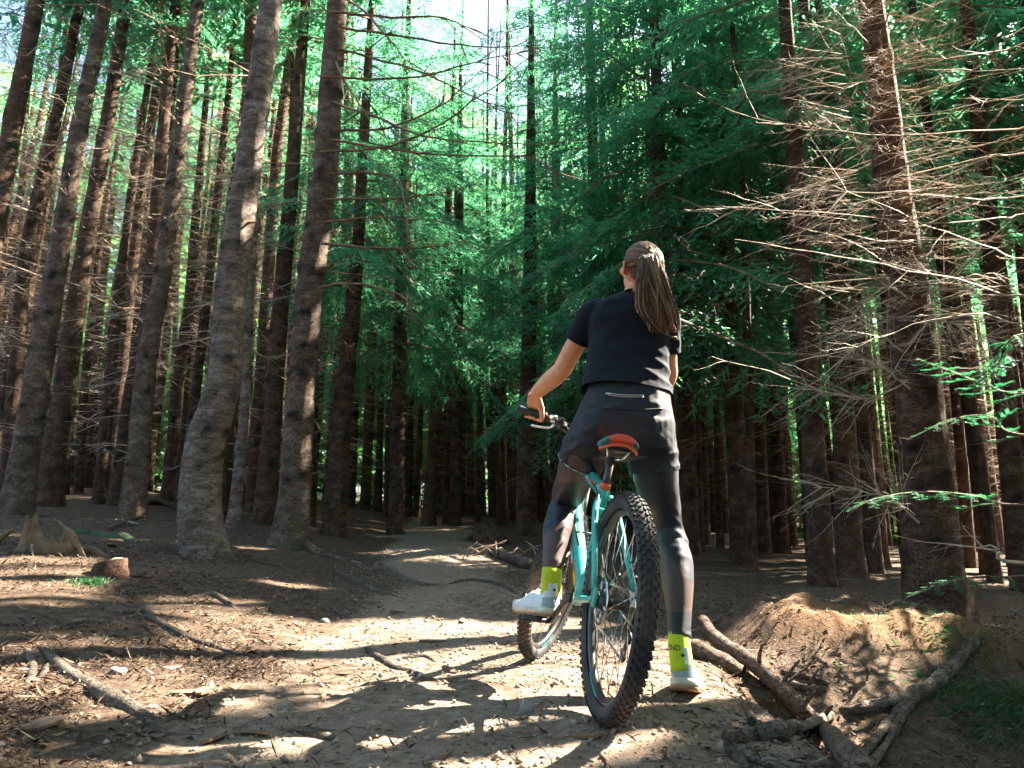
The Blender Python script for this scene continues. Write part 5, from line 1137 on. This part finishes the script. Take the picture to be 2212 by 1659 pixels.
# joints
DH = 2.94; TY = R(-7)
Lsh, Rsh = W(1283, 672, 3.03), W(1437, 680, 2.96)
g0, g1 = BM @ GRIP[1][0], BM @ GRIP[1][1]; h0, h1 = BM @ GRIP[-1][0], BM @ GRIP[-1][1]
def hand_frame(out, inn):
    t = (out - inn).normalized(); up = (Vector((0, 0, 1)) - t * t.z).normalized(); fw = up.cross(t)
    if fw.y < 0: fw = -fw
    return t, up, fw
t_, up_, fw_ = hand_frame(g0, g1); GC = g1 + t_ * .062
dirp = lambda ph, up=up_, fw=fw_: up * math.cos(ph) + fw * math.sin(ph)
Lwr = GC + dirp(R(-38)) * .098 + t_ * .004; Lel = W(1213, 800, 3.17)
tr, upr, fwr = hand_frame(h0, h1); GCr = h1 + tr * .062; Rwr = GCr + (upr * .8 - fwr * .6) * .098
Rel = Vector((max(Rsh.x, Rwr.x) + .03, (Rsh.y + Rwr.y) / 2 + .02, W(1440, 810, 3.05).z)); Rel.x = W(1444, 810, 3.06).x
Lhip, Rhip = W(1298, 925, DH), W(1398, 925, DH - .02); Lkn, Rkn = W(1222, 1085, 3.20), W(1440, 1140, 3.00)
PEDL = BM @ PED_L; Lan = Vector((W(1192, 1240, 2.98).x, 2.98, W(1192, 1240, 2.98).z)); Ran = W(1467, 1388, 2.80)
HC = W(1386, 581, 2.96); hy, hp = R(20), R(34)
hf = Vector((-math.sin(hy) * math.cos(hp), math.cos(hy) * math.cos(hp), math.sin(hp))); hr = Vector((math.cos(hy), math.sin(hy), 0)); hu = hr.cross(hf); hr, hu = (hr * math.cos(R(5)) + hu * math.sin(R(5))), (hu * math.cos(R(5)) - hr * math.sin(R(5))); HM = Matrix((hr, hf, hu)).transposed()
hd_ = lambda a, b_, c: HC + hr * a + hf * b_ + hu * c
mb = MB()
# torso and legs under the clothes, neck, head, arms, hands
tor = [(646, 1368, 34, .045), (662, 1362, 62, .060), (690, 1360, 76, .085), (730, 1358, 76, .092), (780, 1355, 66, .085), (820, 1352, 70, .085), (870, 1348, 88, .10), (920, 1345, 96, .115), (960, 1346, 92, .11), (985, 1346, 78, .09)]
mb.loft([ell(W(cx, y, 3.01 - .07 * sm(700, 900, y)), hw * 3.0 * PX, hd, TY) for y, cx, hw, hd in tor])
mb.tube(spl([W(1364, 668, 3.02), W(1372, 636, 3.01), hd_(0, -.02, -.06)], 8), lerp_list([.062, .050, .052], 8), 16)
mb.ball(HC + hu * .012, (.074, .092, .090), HM, 24, 16); mb.ball(hd_(0, .025, -.055), (.055, .065, .060), HM, 18, 12); mb.ball(hd_(0, .06, -.088), (.026, .024, .022), HM, 12, 8)
mb.tube([hd_(0, .088, .018), hd_(0, .104, -.012), hd_(0, .112, -.032), hd_(0, .096, -.040)], [.008, .011, .013, .010], 8)
mb.ball(hd_(0, .092, -.062), (.024, .008, .006), HM, 10, 6); mb.ball(hd_(0, .090, -.072), (.021, .009, .007), HM, 10, 6)
for s_ in (-1, 1):
    mb.ball(hd_(s_ * .031, .078, .004), (.014, .010, .009), HM, 10, 6); mb.ball(hd_(s_ * .042, .070, -.03), (.022, .020, .020), HM, 10, 6)
    ex = s_ * .080; mb.tube([hd_(ex, -.004, -.026), hd_(ex + s_ * .008, -.016, -.010), hd_(ex + s_ * .013, -.020, .010), hd_(ex + s_ * .012, -.010, .028), hd_(ex + s_ * .004, .004, .030)], [.007, .006, .006, .006, .005], 8)
    mb.ball(hd_(ex, -.002, -.002), (.007, .014, .024), HM, 10, 8)
mb.tube(spl([Lsh + Vector((.03, 0, .01)), Lsh, Lsh.lerp(Lel, .5), Lel], 12), lerp_list([.034, .042, .045, .043, .041], 12), 16)
mb.tube(spl([Lsh.lerp(Lel, .8), Lel, Lel.lerp(Lwr, .35), Lel.lerp(Lwr, .75), Lwr], 14), lerp_list([.041, .041, .043, .034, .026], 14), 16)
mb.tube(spl([Rsh, Rsh.lerp(Rel, .5), Rel], 12), lerp_list([.040, .041, .037], 12), 16)
mb.tube(spl([Rsh.lerp(Rel, .8), Rel, Rel.lerp(Rwr, .35), Rwr], 14), lerp_list([.038, .037, .036, .024], 14), 16)
def hand(GCn, t, up, fw, wr, gr=.0165):
    D = lambda ph: up * math.cos(ph) + fw * math.sin(ph)
    kn = [GCn + t * s_ + D(R(25)) * (gr + .015) for s_ in (.030, .010, -.010, -.029)]
    for s_ in (-.026, -.009, .009, .026):
        mb.tube(spl([wr + t * s_ * .55, GCn + t * s_ * .95 + D(R(-30)) * (gr + .026), GCn + t * s_ * 1.05 + D(R(22)) * (gr + .013)], 7), lerp_list([.017, .0155, .012], 7), 10)
    for k, (s_, le) in enumerate(zip((-.033, -.011, .011, .032), (.95, 1.0, .97, .85))):
        ph = [20, 62, 104, 146, 188, 228]; ra = gr + .0085
        mb.tube([GCn + t * s_ + D(R(20 + (p - 20) * le)) * (ra + (.003 if i in (1, 3) else 0)) for i, p in enumerate(ph)], [.0098, .0092, .0092, .0086, .0084, .0068], 9)
    th0 = GCn - t * .036 + D(R(-45)) * (gr + .024)
    mb.tube(spl([wr - t * .012, th0, GCn - t * .050 + D(R(-95)) * (gr + .013), GCn - t * .050 + D(R(-145)) * (gr + .009), GCn - t * .046 + D(R(-185)) * (gr + .008)], 12), lerp_list([.016, .0155, .0118, .0105, .0075], 12), 10)
hand(GC, t_, up_, fw_, Lwr); hand(GCr, tr, upr, fwr, Rwr)
LLEG = [(Lhip, .085), (W(1258, 985, 2.97), .079), (W(1240, 1035, 3.07), .070), (Lkn, .060), (W(1207, 1140, 3.11), .060), (W(1200, 1185, 3.04), .047), (Lan, .034), (Lan + Vector((-.004, .0, -.075)), .036)]
RLEG = [(Rhip, .088), (W(1414, 1000, DH - .01), .086), (W(1421, 1060, 2.95), .078), (Rkn, .060), (W(1459, 1210, 2.945), .060), (W(1464, 1260, 2.90), .055), (W(1467, 1320, 2.85), .041), (Ran, .034), (W(1470, 1432, 2.775), .036)]
LFD = Vector((-.40, .92, -.03)).normalized(); RFD = Vector((.22, .94, -.26)).normalized()
for LG, fd in ((LLEG, LFD), (RLEG, RFD)):
    mb.tube(spl([p for p, r in LG], 34), [x - .004 for x in lerp_list([r for p, r in LG], 34)], 18)
    e_ = LG[-1][0]; mb.tube([e_ + Vector((0, 0, -.005)), e_ + fd * .08 + Vector((0, 0, -.012)), e_ + fd * .15 + Vector((0, 0, -.025))], [.030, .026, .02], 10)
PERSON = ob('person', remesh(mb, 'person', .0056, 3), M['skin'])
tag(PERSON, 'rider with brown ponytail in black shirt, shorts and leggings astride the bike', 'person')
# eyes
def prt(name, me_or_mb, mats, smooth=True, parent=PERSON):
    return ob(name, me_or_mb if not isinstance(me_or_mb, MB) else me_or_mb.mesh(name, smooth), mats, parent)
M['eye'] = simple('eye_white', (.7, .68, .65), .2, var=.02); M['iris'] = simple('brown_iris', (.05, .025, .012), .2)
for s_ in (-1, 1):
    q = MB(); q.ball(hd_(s_ * .031, .079, .004), (.0115, .0115, .0105), HM, 14, 10); q.ball(hd_(s_ * .031, .0865, .004), (.005, .0045, .005), HM, 10, 6, mi=1); prt('eye', q, [M['eye'], M['iris']])
# leggings
def leg_rings(LG, t0, t1, add, n=60):
    P = spl([p for p, r in LG], 200); r = lerp_list([r for p, r in LG], 200); i0, i1 = int(t0 * 199), int(t1 * 199); q = MB()
    q.tube(P[i0:i1 + 1], [x + add for x in r[i0:i1 + 1]], 56); return q, P, r
for LG, nm in ((LLEG, 'L'), (RLEG, 'R')):
    nl = len(LG) - 1; q, P, r = leg_rings(LG, .0, (nl - 1.15) / nl, .0045); ankle = LG[-2][0]; kz = LG[3][0].z
    V_ = np.array(q.v); N = np.zeros_like(V_); fm = []
    for f in q.f:
        c = V_[list(f)].mean(0); z = c[2]
        if nm == 'L': sheer = z < kz - .085 + (c[0] - LG[4][0].x) * .9 and z > ankle.z - .5 or (kz + .07 < z < kz + .19 and True)
        else: sheer = z < LG[4][0].z - .045 - (c[0] - LG[4][0].x) * 1.25 + .02 and c[1] < LG[4][0].y + .03
        low = z < ankle.z + .105
        fm.append(1 if sheer and not (low and nm == 'R') else 0)
    q.m = fm; me = q.mesh('legging_leg'); a = verts(me)
    w_ = .005 * vn(a[:, 0] * 30 + a[:, 2] * 14, a[:, 2] * 46 + a[:, 1] * 20, 71) * np.exp(-((a[:, 2] - kz) / .10) ** 2) + .003 * vn(a[:, 0] * 20, a[:, 2] * 70, 72) * np.exp(-((a[:, 2] - ankle.z - .03) / .04) ** 2)
    nn = np.empty(len(a) * 3, np.float32); me.vertices.foreach_get('normal', nn); set_verts(me, a + nn.reshape(-1, 3) * w_[:, None])
    ob('legging_leg', me, [M['legging'], M['sheer']], PERSON)
def cut(me, cuts):
    """cuts: (point, normal outwards, radius) trims the cloth beyond a plane, near a point"""
    bm = bmesh.new(); bm.from_mesh(me)
    for p, n, rad in cuts:
        gs = [f for f in bm.faces if (f.calc_center_median() - p).length < rad]; ge = {e_ for f in gs for e_ in f.edges}; gv = {v_ for f in gs for v_ in f.verts}
        bmesh.ops.bisect_plane(bm, geom=list(gs) + list(ge) + list(gv), plane_co=p, plane_no=n, clear_outer=True)
    bm.to_mesh(me); bm.free(); me.polygons.foreach_set('use_smooth', [True] * len(me.polygons)); me.update()
def ring_hem(p, n, r, name, mat, parent, th=.0028, sq=1.0):
    n = n.normalized(); a = n.orthogonal().normalized(); b_ = n.cross(a); q = MB()
    q.tube([p + (a * math.cos(t) + b_ * math.sin(t)) * r for t in np.linspace(0, 2 * math.pi, 40, endpoint=False)], th, 6, closed=True); return ob(name, q.mesh(name), mat, parent)
# shorts
mb = MB()
sh = [(815, 1356, 80, .105), (838, 1356, 88, .114), (860, 1353, 94, .122), (890, 1348, 103, .138), (920, 1344, 112, .150), (950, 1341, 117, .152), (975, 1340, 116, .140), (992, 1340, 105, .11)]
mb.loft([ell(W(cx, y, 3.01 - .07 * sm(700, 900, y)), hw * 2.96 * PX, hd, TY * .8) for y, cx, hw, hd in sh])
for cx, s_ in ((1294, -1), (1396, 1)): mb.ball(W(cx, 925, DH - .055), (.088, .095, .092), nu=18, nv=12)
def leg_tube(LG, pts, rr): mb.tube(spl(pts, 14), lerp_list(rr, 14), 22)
LE, RE = W(1252, 1001, DH + .06), W(1414, 1018, DH); LN = (LE - W(1268, 965, DH + .02)).normalized(); RN = (RE - W(1408, 970, DH - .01)).normalized()
leg_tube(LLEG, [W(1292, 930, DH), W(1268, 965, DH + .02), LE, LE + LN * .04], [.098, .098, .092, .090])
leg_tube(RLEG, [W(1398, 930, DH - .01), W(1408, 970, DH - .01), RE, RE + RN * .04], [.104, .101, .096, .095])
sme = remesh(mb, 'shorts', .006, 5); cut(sme, [(LE, LN, .13), (RE, RN, .13)])
def wrinkle(me, fn):
    a = verts(me); nn = np.empty(len(a) * 3, np.float32); me.vertices.foreach_get('normal', nn); nn = nn.reshape(-1, 3); set_verts(me, a + nn * fn(a)[:, None])
def ridge(x, y, s_): return 1 - 2 * np.abs(vn(x, y, s_))
wrinkle(sme, lambda a: .0045 * ridge(a[:, 0] * 7 + a[:, 2] * 5, a[:, 2] * 22 - a[:, 0] * 9, 80) * (.35 + .65 * sm(.95, .80, a[:, 2])) + .002 * vn(a[:, 0] * 30, a[:, 2] * 40 + a[:, 1] * 30, 81))
SHORTS = prt('shorts', sme, M['shorts'])
# T-shirt
mb = MB()
ts = [(636, 1367, 32, .054), (647, 1365, 60, .078), (660, 1361, 88, .098), (690, 1360, 94, .118), (720, 1359, 92, .122), (755, 1357, 89, .118), (790, 1355, 88, .114), (820, 1354, 91, .122), (845, 1354, 97, .140), (880, 1354, 106, .162)]
mb.loft([ell(W(cx, y, 3.015 - .05 * sm(720, 870, y)), hw * 3.0 * PX, hd, TY, tiltx=-.14 * sm(780, 850, y)) for y, cx, hw, hd in ts])
SLn, SRn = (Lel - Lsh).normalized(), (Rel - Rsh).normalized(); SLp, SRp = Lsh.lerp(Lel, .50), Rsh.lerp(Rel, .62)
mb.tube(spl([W(1328, 676, 3.02), Lsh + Vector((.004, 0, -.006)), Lsh.lerp(Lel, .28), SLp, SLp + SLn * .04], 14), lerp_list([.050, .060, .058, .055, .055], 14), 20)
mb.tube(spl([W(1396, 680, 2.99), Rsh + Vector((-.004, 0, -.006)), Rsh.lerp(Rel, .3), SRp, SRp + SRn * .04], 14), lerp_list([.050, .060, .054, .049, .049], 14), 20)
tme = remesh(mb, 'shirt', .006, 6); HP = W(1354, 851, 2.98); HN = Vector((-.13, -.10, -1)).normalized(); cut(tme, [(SLp, SLn, .095), (SRp, SRn, .09), (HP, HN, .30)])
zt = W(1355, 760, 3).z
wrinkle(tme, lambda a: .0065 * ridge(a[:, 0] * 5 + a[:, 2] * 4, a[:, 2] * 17 + a[:, 0] * 8, 82) * sm(zt + .16, zt - .06, a[:, 2]) + .004 * ridge(a[:, 0] * 9 - a[:, 2] * 8, a[:, 2] * 8, 83) + .0012 * vn(a[:, 0] * 40, a[:, 2] * 40 + a[:, 1] * 30, 84))
SHIRT = prt('t_shirt', tme, M['shirt'])
ring_hem(SLp - SLn * .003, SLn, .054, 'sleeve_hem', M['shirt'], SHIRT, .0022)
q = MB(); nk = ell(W(1370, 641, 3.012), 28.5 * 3 * PX, .053, TY, 40); q.tube([p + Vector((0, 0, -.28 * (p.y - 3.015))) for p in nk], .0060, 8, closed=True); ob('collar', q.mesh('collar'), M['shirt'], SHIRT)
# waistband seam and zip pocket on the shorts, coloured hems
def drop(p, me_bvh, off=.002):
    o_ = Vector((0, 0, CAM_H)); d = (p - o_).normalized(); h = me_bvh.ray_cast(o_, d)
    return (h[0] + h[1] * off) if h[0] is not None else p
from mathutils.bvhtree import BVHTree
def bvh(me): return BVHTree.FromPolygons([v.co[:] for v in me.vertices], [p.vertices[:] for p in me.polygons])
bs, bt, bl = bvh(sme), bvh(tme), None
q = MB(); q.tube([drop(W(x, y, 2.8), bs, .001) for x, y in zip(np.linspace(1268, 1432, 24), [876 + 6 * math.sin((x - 1268) / 164 * 3.1) + 6 * (x - 1268) / 164 for x in np.linspace(1268, 1432, 24)])], .0022, 6); ob('seam', q.mesh('seam'), M['shorts'], SHORTS)
zp = [(1313, 851), (1330, 854), (1350, 855.5), (1370, 856), (1390, 856)]
for dy, nm_ in ((-1.6, 'zip'), (2.2, 'zip')):
    q = MB(); q.tube([drop(W(x, y + dy, 2.8), bs, .0025) for x, y in zp], .0012, 6); ob(nm_, q.mesh(nm_), M['silver'], SHORTS)
q = MB(); q.tube([drop(W(x, y, 2.8), bs, .004) for x, y in ((1309, 851), (1313, 851.5), (1319, 853))], .003, 6); ob('zip_pull', q.mesh('zip_pull'), M['silver'], SHORTS)
ring_hem(LE - LN * .004, LN, .0915, 'hem', M['hem'], SHORTS); ring_hem(RE - RN * .004, RN, .0955, 'hem', M['hem'], SHORTS)
# socks and shoes
def shoe(ankle, heel, fd, sock_top, nm, side, low, sc=1.0):
    f = fd.normalized(); r_ = f.cross(Vector((0, 0, 1))).normalized(); u = r_.cross(f); L = .265
    K = lambda a, b_, c: heel + (r_ * a + f * b_ + u * c) * sc
    q = MB(); e_ = low; q.tube(spl([sock_top, ankle, e_], 12), lerp_list([.0405, .0395, .0415], 12), 20); sk = prt('sock', q, M['sock'])
    def st(t): return (np.interp(t, [0, .01, .04, .08, .15, .4, .68, .85, .96, 1], [.006, .016, .027, .032, .036, .037, .048, .044, .026, .010]), np.interp(t, [0, .1, .3, .5, .7, .9, 1], [.092, .096, .074, .082, .056, .042, .026]), .010 * math.sin(max(0, t - .3) * 2.5))
    rings = []
    for t in np.linspace(0.0, 1, 24):
        w, h, off = st(t); ring = []
        for a in np.linspace(0, 2 * math.pi, 24, endpoint=False):
            ca_, sa = math.cos(a), math.sin(a); zz_ = .030 + (h - .030) * max(0, sa) ** .8 if sa > 0 else .030 + .022 * sa
            ww = w * (math.copysign(abs(ca_) ** .7, ca_)) * (1 - .35 * max(0, sa) ** 1.5 * (1 if t > .12 else .6)); ring.append(K(ww + off * (1 if side == 'R' else -1), t * L + (.010 * max(0, sa) if t < .08 else 0), zz_))
        rings.append(ring)
    q = MB(); q.loft(rings); SH = prt('sneaker', q, M['shoe'])
    def slab(z0, z1, grow, mat, name):
        rr = []; ts_ = .5 - .5 * np.cos(np.linspace(0, math.pi, 34)); pts = []
        for t in ts_: w, h, off = st(t); pts.append((w + grow, t * (L + .012) - .006, off * (1 if side == 'R' else -1)))
        lo = [(-w + o_, y_) for w, y_, o_ in pts] + [(w + o_, y_) for w, y_, o_ in reversed(pts)]
        q = MB(); n = len(lo); spring = lambda y_: .018 * sm(.20, .28, y_)
        q.loft([[K(a, b_, z0 + spring(b_)) for a, b_ in lo], [K(a, b_, (z0 + z1) / 2 + spring(b_)) for a, b_ in lo], [K(a, b_, z1 + spring(b_)) for a, b_ in lo]]); ob(name, q.mesh(name, True), mat, SH)
    slab(.006, .026, .004, M['sole'], 'midsole'); slab(-.002, .0065, .003, M['outsole'], 'outsole')
    # heel counter panels, tab, logo
    def heel_patch(a0, a1, z0, z1, off, mat, name, n=12, shape=None):
        q = MB(); vs, fs = [], []
        for i in range(n):
            a = a0 + (a1 - a0) * i / (n - 1)
            for k in range(5):
                z = z0 + (z1 - z0) * k / 4; rr = .036 + off; top = 1 - .14 * max(0, (z - .03) / .055)
                vs.append(K(math.sin(a) * rr * top, .034 - math.cos(a) * (rr + .004) * (1 - .08 * max(0, (z - .03) / .055)), z))
        for i in range(n - 1):
            for k in range(4): fs.append((i * 5 + k, i * 5 + k + 1, (i + 1) * 5 + k + 1, (i + 1) * 5 + k))
        q.add(vs, fs); return ob(name, q.mesh(name), mat, SH)
    for a0, a1 in ((-1.25, -.03), (.03, 1.25)): heel_patch(a0, a1, .030, .062, .0015, M['shoe_grey'], 'heel_panel')
    heel_patch(-.62, .62, .064, .108, .002, M['shoe'], 'heel_tab')
    for k, (an, ln) in enumerate(((-.75, .0085), (0, .011), (.75, .0085))):   # three leaf shapes of the emblem
        q = MB(); vs = []; c0 = (0.0, .082)
        for i in range(9):
            tt = i / 8; ww = .0028 * math.sin(math.pi * tt) ** .8
            for s_ in (-1, 1):
                x_ = math.sin(an) * ln * tt + math.cos(an) * ww * s_; z_ = c0[1] + math.cos(an) * ln * tt - math.sin(an) * ww * s_
                a = x_ / .036; vs.append(K(math.sin(a) * .0365, .034 - math.cos(a) * .0430, z_))
        q.add(vs, [(i * 2, i * 2 + 1, i * 2 + 3, i * 2 + 2) for i in range(8)]); ob('emblem_leaf', q.mesh('emblem_leaf'), M['ink'], SH)
    for k in range(3):                          # side stripes and laces
        y_ = .115 + k * .022
        for s_ in (-1, 1):
            q = MB(); q.tube([K(s_ * .037 + 0 * k, y_ - .012, .034), K(s_ * .033, y_ + .004, .052), K(s_ * .024, y_ + .016, .066)], .003, 5, flat=1.0); ob('stripe', q.mesh('stripe'), M['shoe_grey'], SH)
    for k in range(4):
        q = MB(); y_ = .125 + k * .016; q.tube([K(-.022, y_, .070 - .006 * k), K(0, y_ - .002, .084 - .008 * k), K(.022, y_, .070 - .006 * k)], .0028, 6); ob('lace', q.mesh('lace'), M['shoe'], SH)
    return sk, SH, K
Lheel = Vector((W(1196, 1322, 2.93).x, 2.93, PEDL.z + .014)); Rheel = W(1478, 1486, 2.725)
skL, shL, KL = shoe(Lan, Lheel, LFD, W(1191, 1236, 2.985), 'L', 'L', LLEG[-1][0] + Vector((0, 0, -.02)), 1.08); skR, shR, KR = shoe(Ran, Rheel, RFD, W(1467, 1366, 2.815), 'R', 'R', RLEG[-1][0] + Vector((.004, -.006, -.03)), 1.22)
# lettering around the back of the socks
def sock_text(txt, cpos, rad, size, a_end, sock, axis):
    cu = bpy.data.curves.new('txt', 'FONT'); cu.body = txt; cu.size = size; cu.align_x = 'RIGHT'; cu.resolution_u = 2; cu.offset = .0004
    o = bpy.data.objects.new('txt', cu); col.objects.link(o); dg = bpy.context.evaluated_depsgraph_get(); dg.update(); me = bpy.data.meshes.new_from_object(o.evaluated_get(dg)); bpy.data.objects.remove(o)
    bm = bmesh.new(); bm.from_mesh(me); bmesh.ops.triangulate(bm, faces=bm.faces); bmesh.ops.subdivide_edges(bm, edges=[e for e in bm.edges if e.calc_length() > .005], cuts=2); bm.to_mesh(me); bm.free()
    a = verts(me).copy(); out = []
    for x, y, z in a:
        an = a_end + x / rad; out.append((cpos.x + math.sin(an) * rad + axis.x * y, cpos.y - math.cos(an) * rad + axis.y * y, cpos.z + y))
    set_verts(me, out); me.name = 'lettering'; ob('lettering', me, M['ink'], sock)
pR = W(1467, 1366, 2.945).lerp(Ran, .0); dR = (Ran - W(1467, 1366, 2.945)); sock_text('KEND', Vector((W(1468, 1400, 2.795).x, 2.795, W(1455, 1405, 2.76).z)), .0440, .026, -.10, skR, Vector((0, .28, 1)))
sock_text('KEND', Vector((W(1191, 1255, 2.985).x, 2.985, W(1191, 1262, 2.95).z)), 0.0430, .024, 1.45, skL, Vector((0, 0, 1)))
# hair: cap, combed strands, ponytail
PB = hd_(.014, -.090, .054)
mb = MB(); rings = []
q = MB(); q.ball(hd_(0, -.006, .016), (.0800, .0950, .0955), HM, 32, 20); me = q.mesh('hair')
bm = bmesh.new(); bm.from_mesh(me)
kill = []
for v_ in bm.verts:
    l = HM.transposed() @ (v_.co - HC); face = l.y > .062 - .9 * max(0, l.z - .05) ; neck = l.z < -.032; ear = abs(l.x) > .055 and -.03 < l.y < .10 and l.z < .018
    if face and l.z < .07 or neck or ear: kill.append(v_)
bmesh.ops.delete(bm, geom=kill, context='VERTS'); bm.to_mesh(me); bm.free(); HAIR = prt('hair', me, M['hair'])
g = random.Random(4); mb = MB()
for k in range(420):
    az = g.uniform(-math.pi, math.pi); 
    c = [math.sin(az), math.cos(az)]
    lim = np.interp(abs(az), [0, .8, 1.5, 2.2, 3.15], [.55, .50, .10, -.50, -.62])   # hairline height on the unit ball, round the head
    z = lim + g.random() ** 2 * .25; rr = math.sqrt(max(.02, 1 - z * z)); s0 = Vector((c[0] * rr, c[1] * rr, z)); e0 = (HM.transposed() @ (PB - hd_(0, -.006, .016))); e0 = Vector((e0.x / .0800, e0.y / .0950, e0.z / .0955)).normalized()
    P = []; lift = 1.012 + .018 * g.random()
    for i in range(11):
        t = i / 10; v_ = s0.lerp(e0, t); v_ = v_.normalized() if v_.length > .05 else e0; v_ += Vector((g.gauss(0, .006), g.gauss(0, .006), g.gauss(0, .006))); P.append(hd_(v_.x * .0800 * lift, -.006 + v_.y * .0950 * lift, .016 + v_.z * .0955 * lift))
    mb.tube(P, [.0022] * 10 + [.001], 4)
ob('combed_strands', mb.mesh('combed_strands'), M['hair'], HAIR)
mb = MB(); mb.tube([PB + hf * .012, PB - hf * .016], .021, 16); ob('hair_tie', mb.mesh('hair_tie'), M['ink'], HAIR)
mb = MB()
for k in range(820):
    a = g.random() * 6.283; q_ = math.sqrt(g.random()); ox, oz = math.cos(a) * q_, math.sin(a) * q_
    L_ = g.uniform(.74, 1.0) if g.random() < .75 else g.uniform(.5, .8)
    xs_ = [1404, 1402, 1409, 1420, 1431, 1444]; ys2 = [545, 560, 610, 662, 700, 730]; hw = [9, 25, 38, 46, 38, 24]; dp = [2.865, 2.835, 2.815, 2.815, 2.82, 2.83]; dd_ = [.008, .020, .026, .022, .018, .014]
    P = []; cl = int((a + 3 * q_) * 2.2) % 11; cp, ca2 = cl * 1.9, 1.8 + (cl * 7 % 5) * 1.5; cox = math.cos(cl * 2.4) * math.sqrt(((cl * 5) % 11 + .5) / 11)
    for i in range(6): P.append(W(xs_[i] + (ox + (cox - ox) * .16 * i) * hw[i] + ca2 * math.sin(i * 1.25 + cp) * i * .45, ys2[i] + (g.uniform(-3, 3) if i else 0) - (oz * 6 if i == 1 else 0), dp[i] + oz * dd_[i]) + Vector((g.gauss(0, .0035), g.gauss(0, .003), 0)) * (i > 1))
    n = 16; Q = spl(P, n)[:max(6, int(n * L_))]; n = len(Q)
    if g.random() < .25: Q[-1] = Q[-1] + Vector((g.uniform(-.012, .02), 0, .006)); 
    r0 = g.uniform(.0011, .0026); mb.tube(Q, [r0 * (.7 + .5 * math.sin(math.pi * min(1, i / n * 1.2))) if i < n - 1 else .0004 for i in range(n)], 4)
for x0, x1, yb, w in ((1372, 1384, 676, 9), (1400, 1409, 716, 6), (1414, 1424, 718, 5)):      # curled loose locks
    for k in range(16):
        j = g.uniform(-2, 2); P = [W(x1 + 3 + j, 600, 2.825), W(x1 + 4 + j, 640, 2.83), W(x1 + 2 + j * .8, yb - 8, 2.835), W((x0 + x1) / 2 + j * .5, yb + j * .6, 2.83), W(x0 + j, yb - 14, 2.835), W(x0 + 3 + j, yb - 32, 2.84)]
        mb.tube(spl(P, 18), lerp_list([.0016, .0016, .0014, .0012, .0006], 18), 4)
for k in range(14):
    j = g.uniform(-2, 2); mb.tube(spl([W(1450 + j, 640, 2.83), W(1460 + j, 665, 2.83), W(1466, 676 + j, 2.83), W(1476 + g.uniform(-3, 3), 674 + j, 2.83)], 10), lerp_list([.0015, .0012, .0004], 10), 4)
for k in range(26):
    j = g.uniform(-3, 3); mb.tube(spl([W(1420 + j * 2, 690, 2.825), W(1432 + j * 2, 715 + j, 2.82), W(1450 + j, 728 + j, 2.82), W(1464 + g.uniform(-6, 3), 733 + g.uniform(-8, 2), 2.825)], 10), lerp_list([.002, .0016, .0005], 10), 4)
for k in range(90):
    j = g.uniform(-1, 1); i0 = g.uniform(.1, .7); y0 = 560 + 110 * i0; sx = g.choice([-1, 1]); x0 = 1404 + 20 * i0 + sx * (20 + 16 * i0)
    P = [W(x0, y0, 2.83), W(x0 + sx * g.uniform(2, 8) + 4, y0 + 22, 2.82), W(x0 + sx * g.uniform(0, 10) + 8, y0 + 48, 2.825), W(x0 + sx * g.uniform(-4, 12) + 13, y0 + 70, 2.83)]
    mb.tube(spl(P, 10), lerp_list([.0009, .0007, .0003], 10), 3)
ob('ponytail', mb.mesh('ponytail'), M['hair'], HAIR)
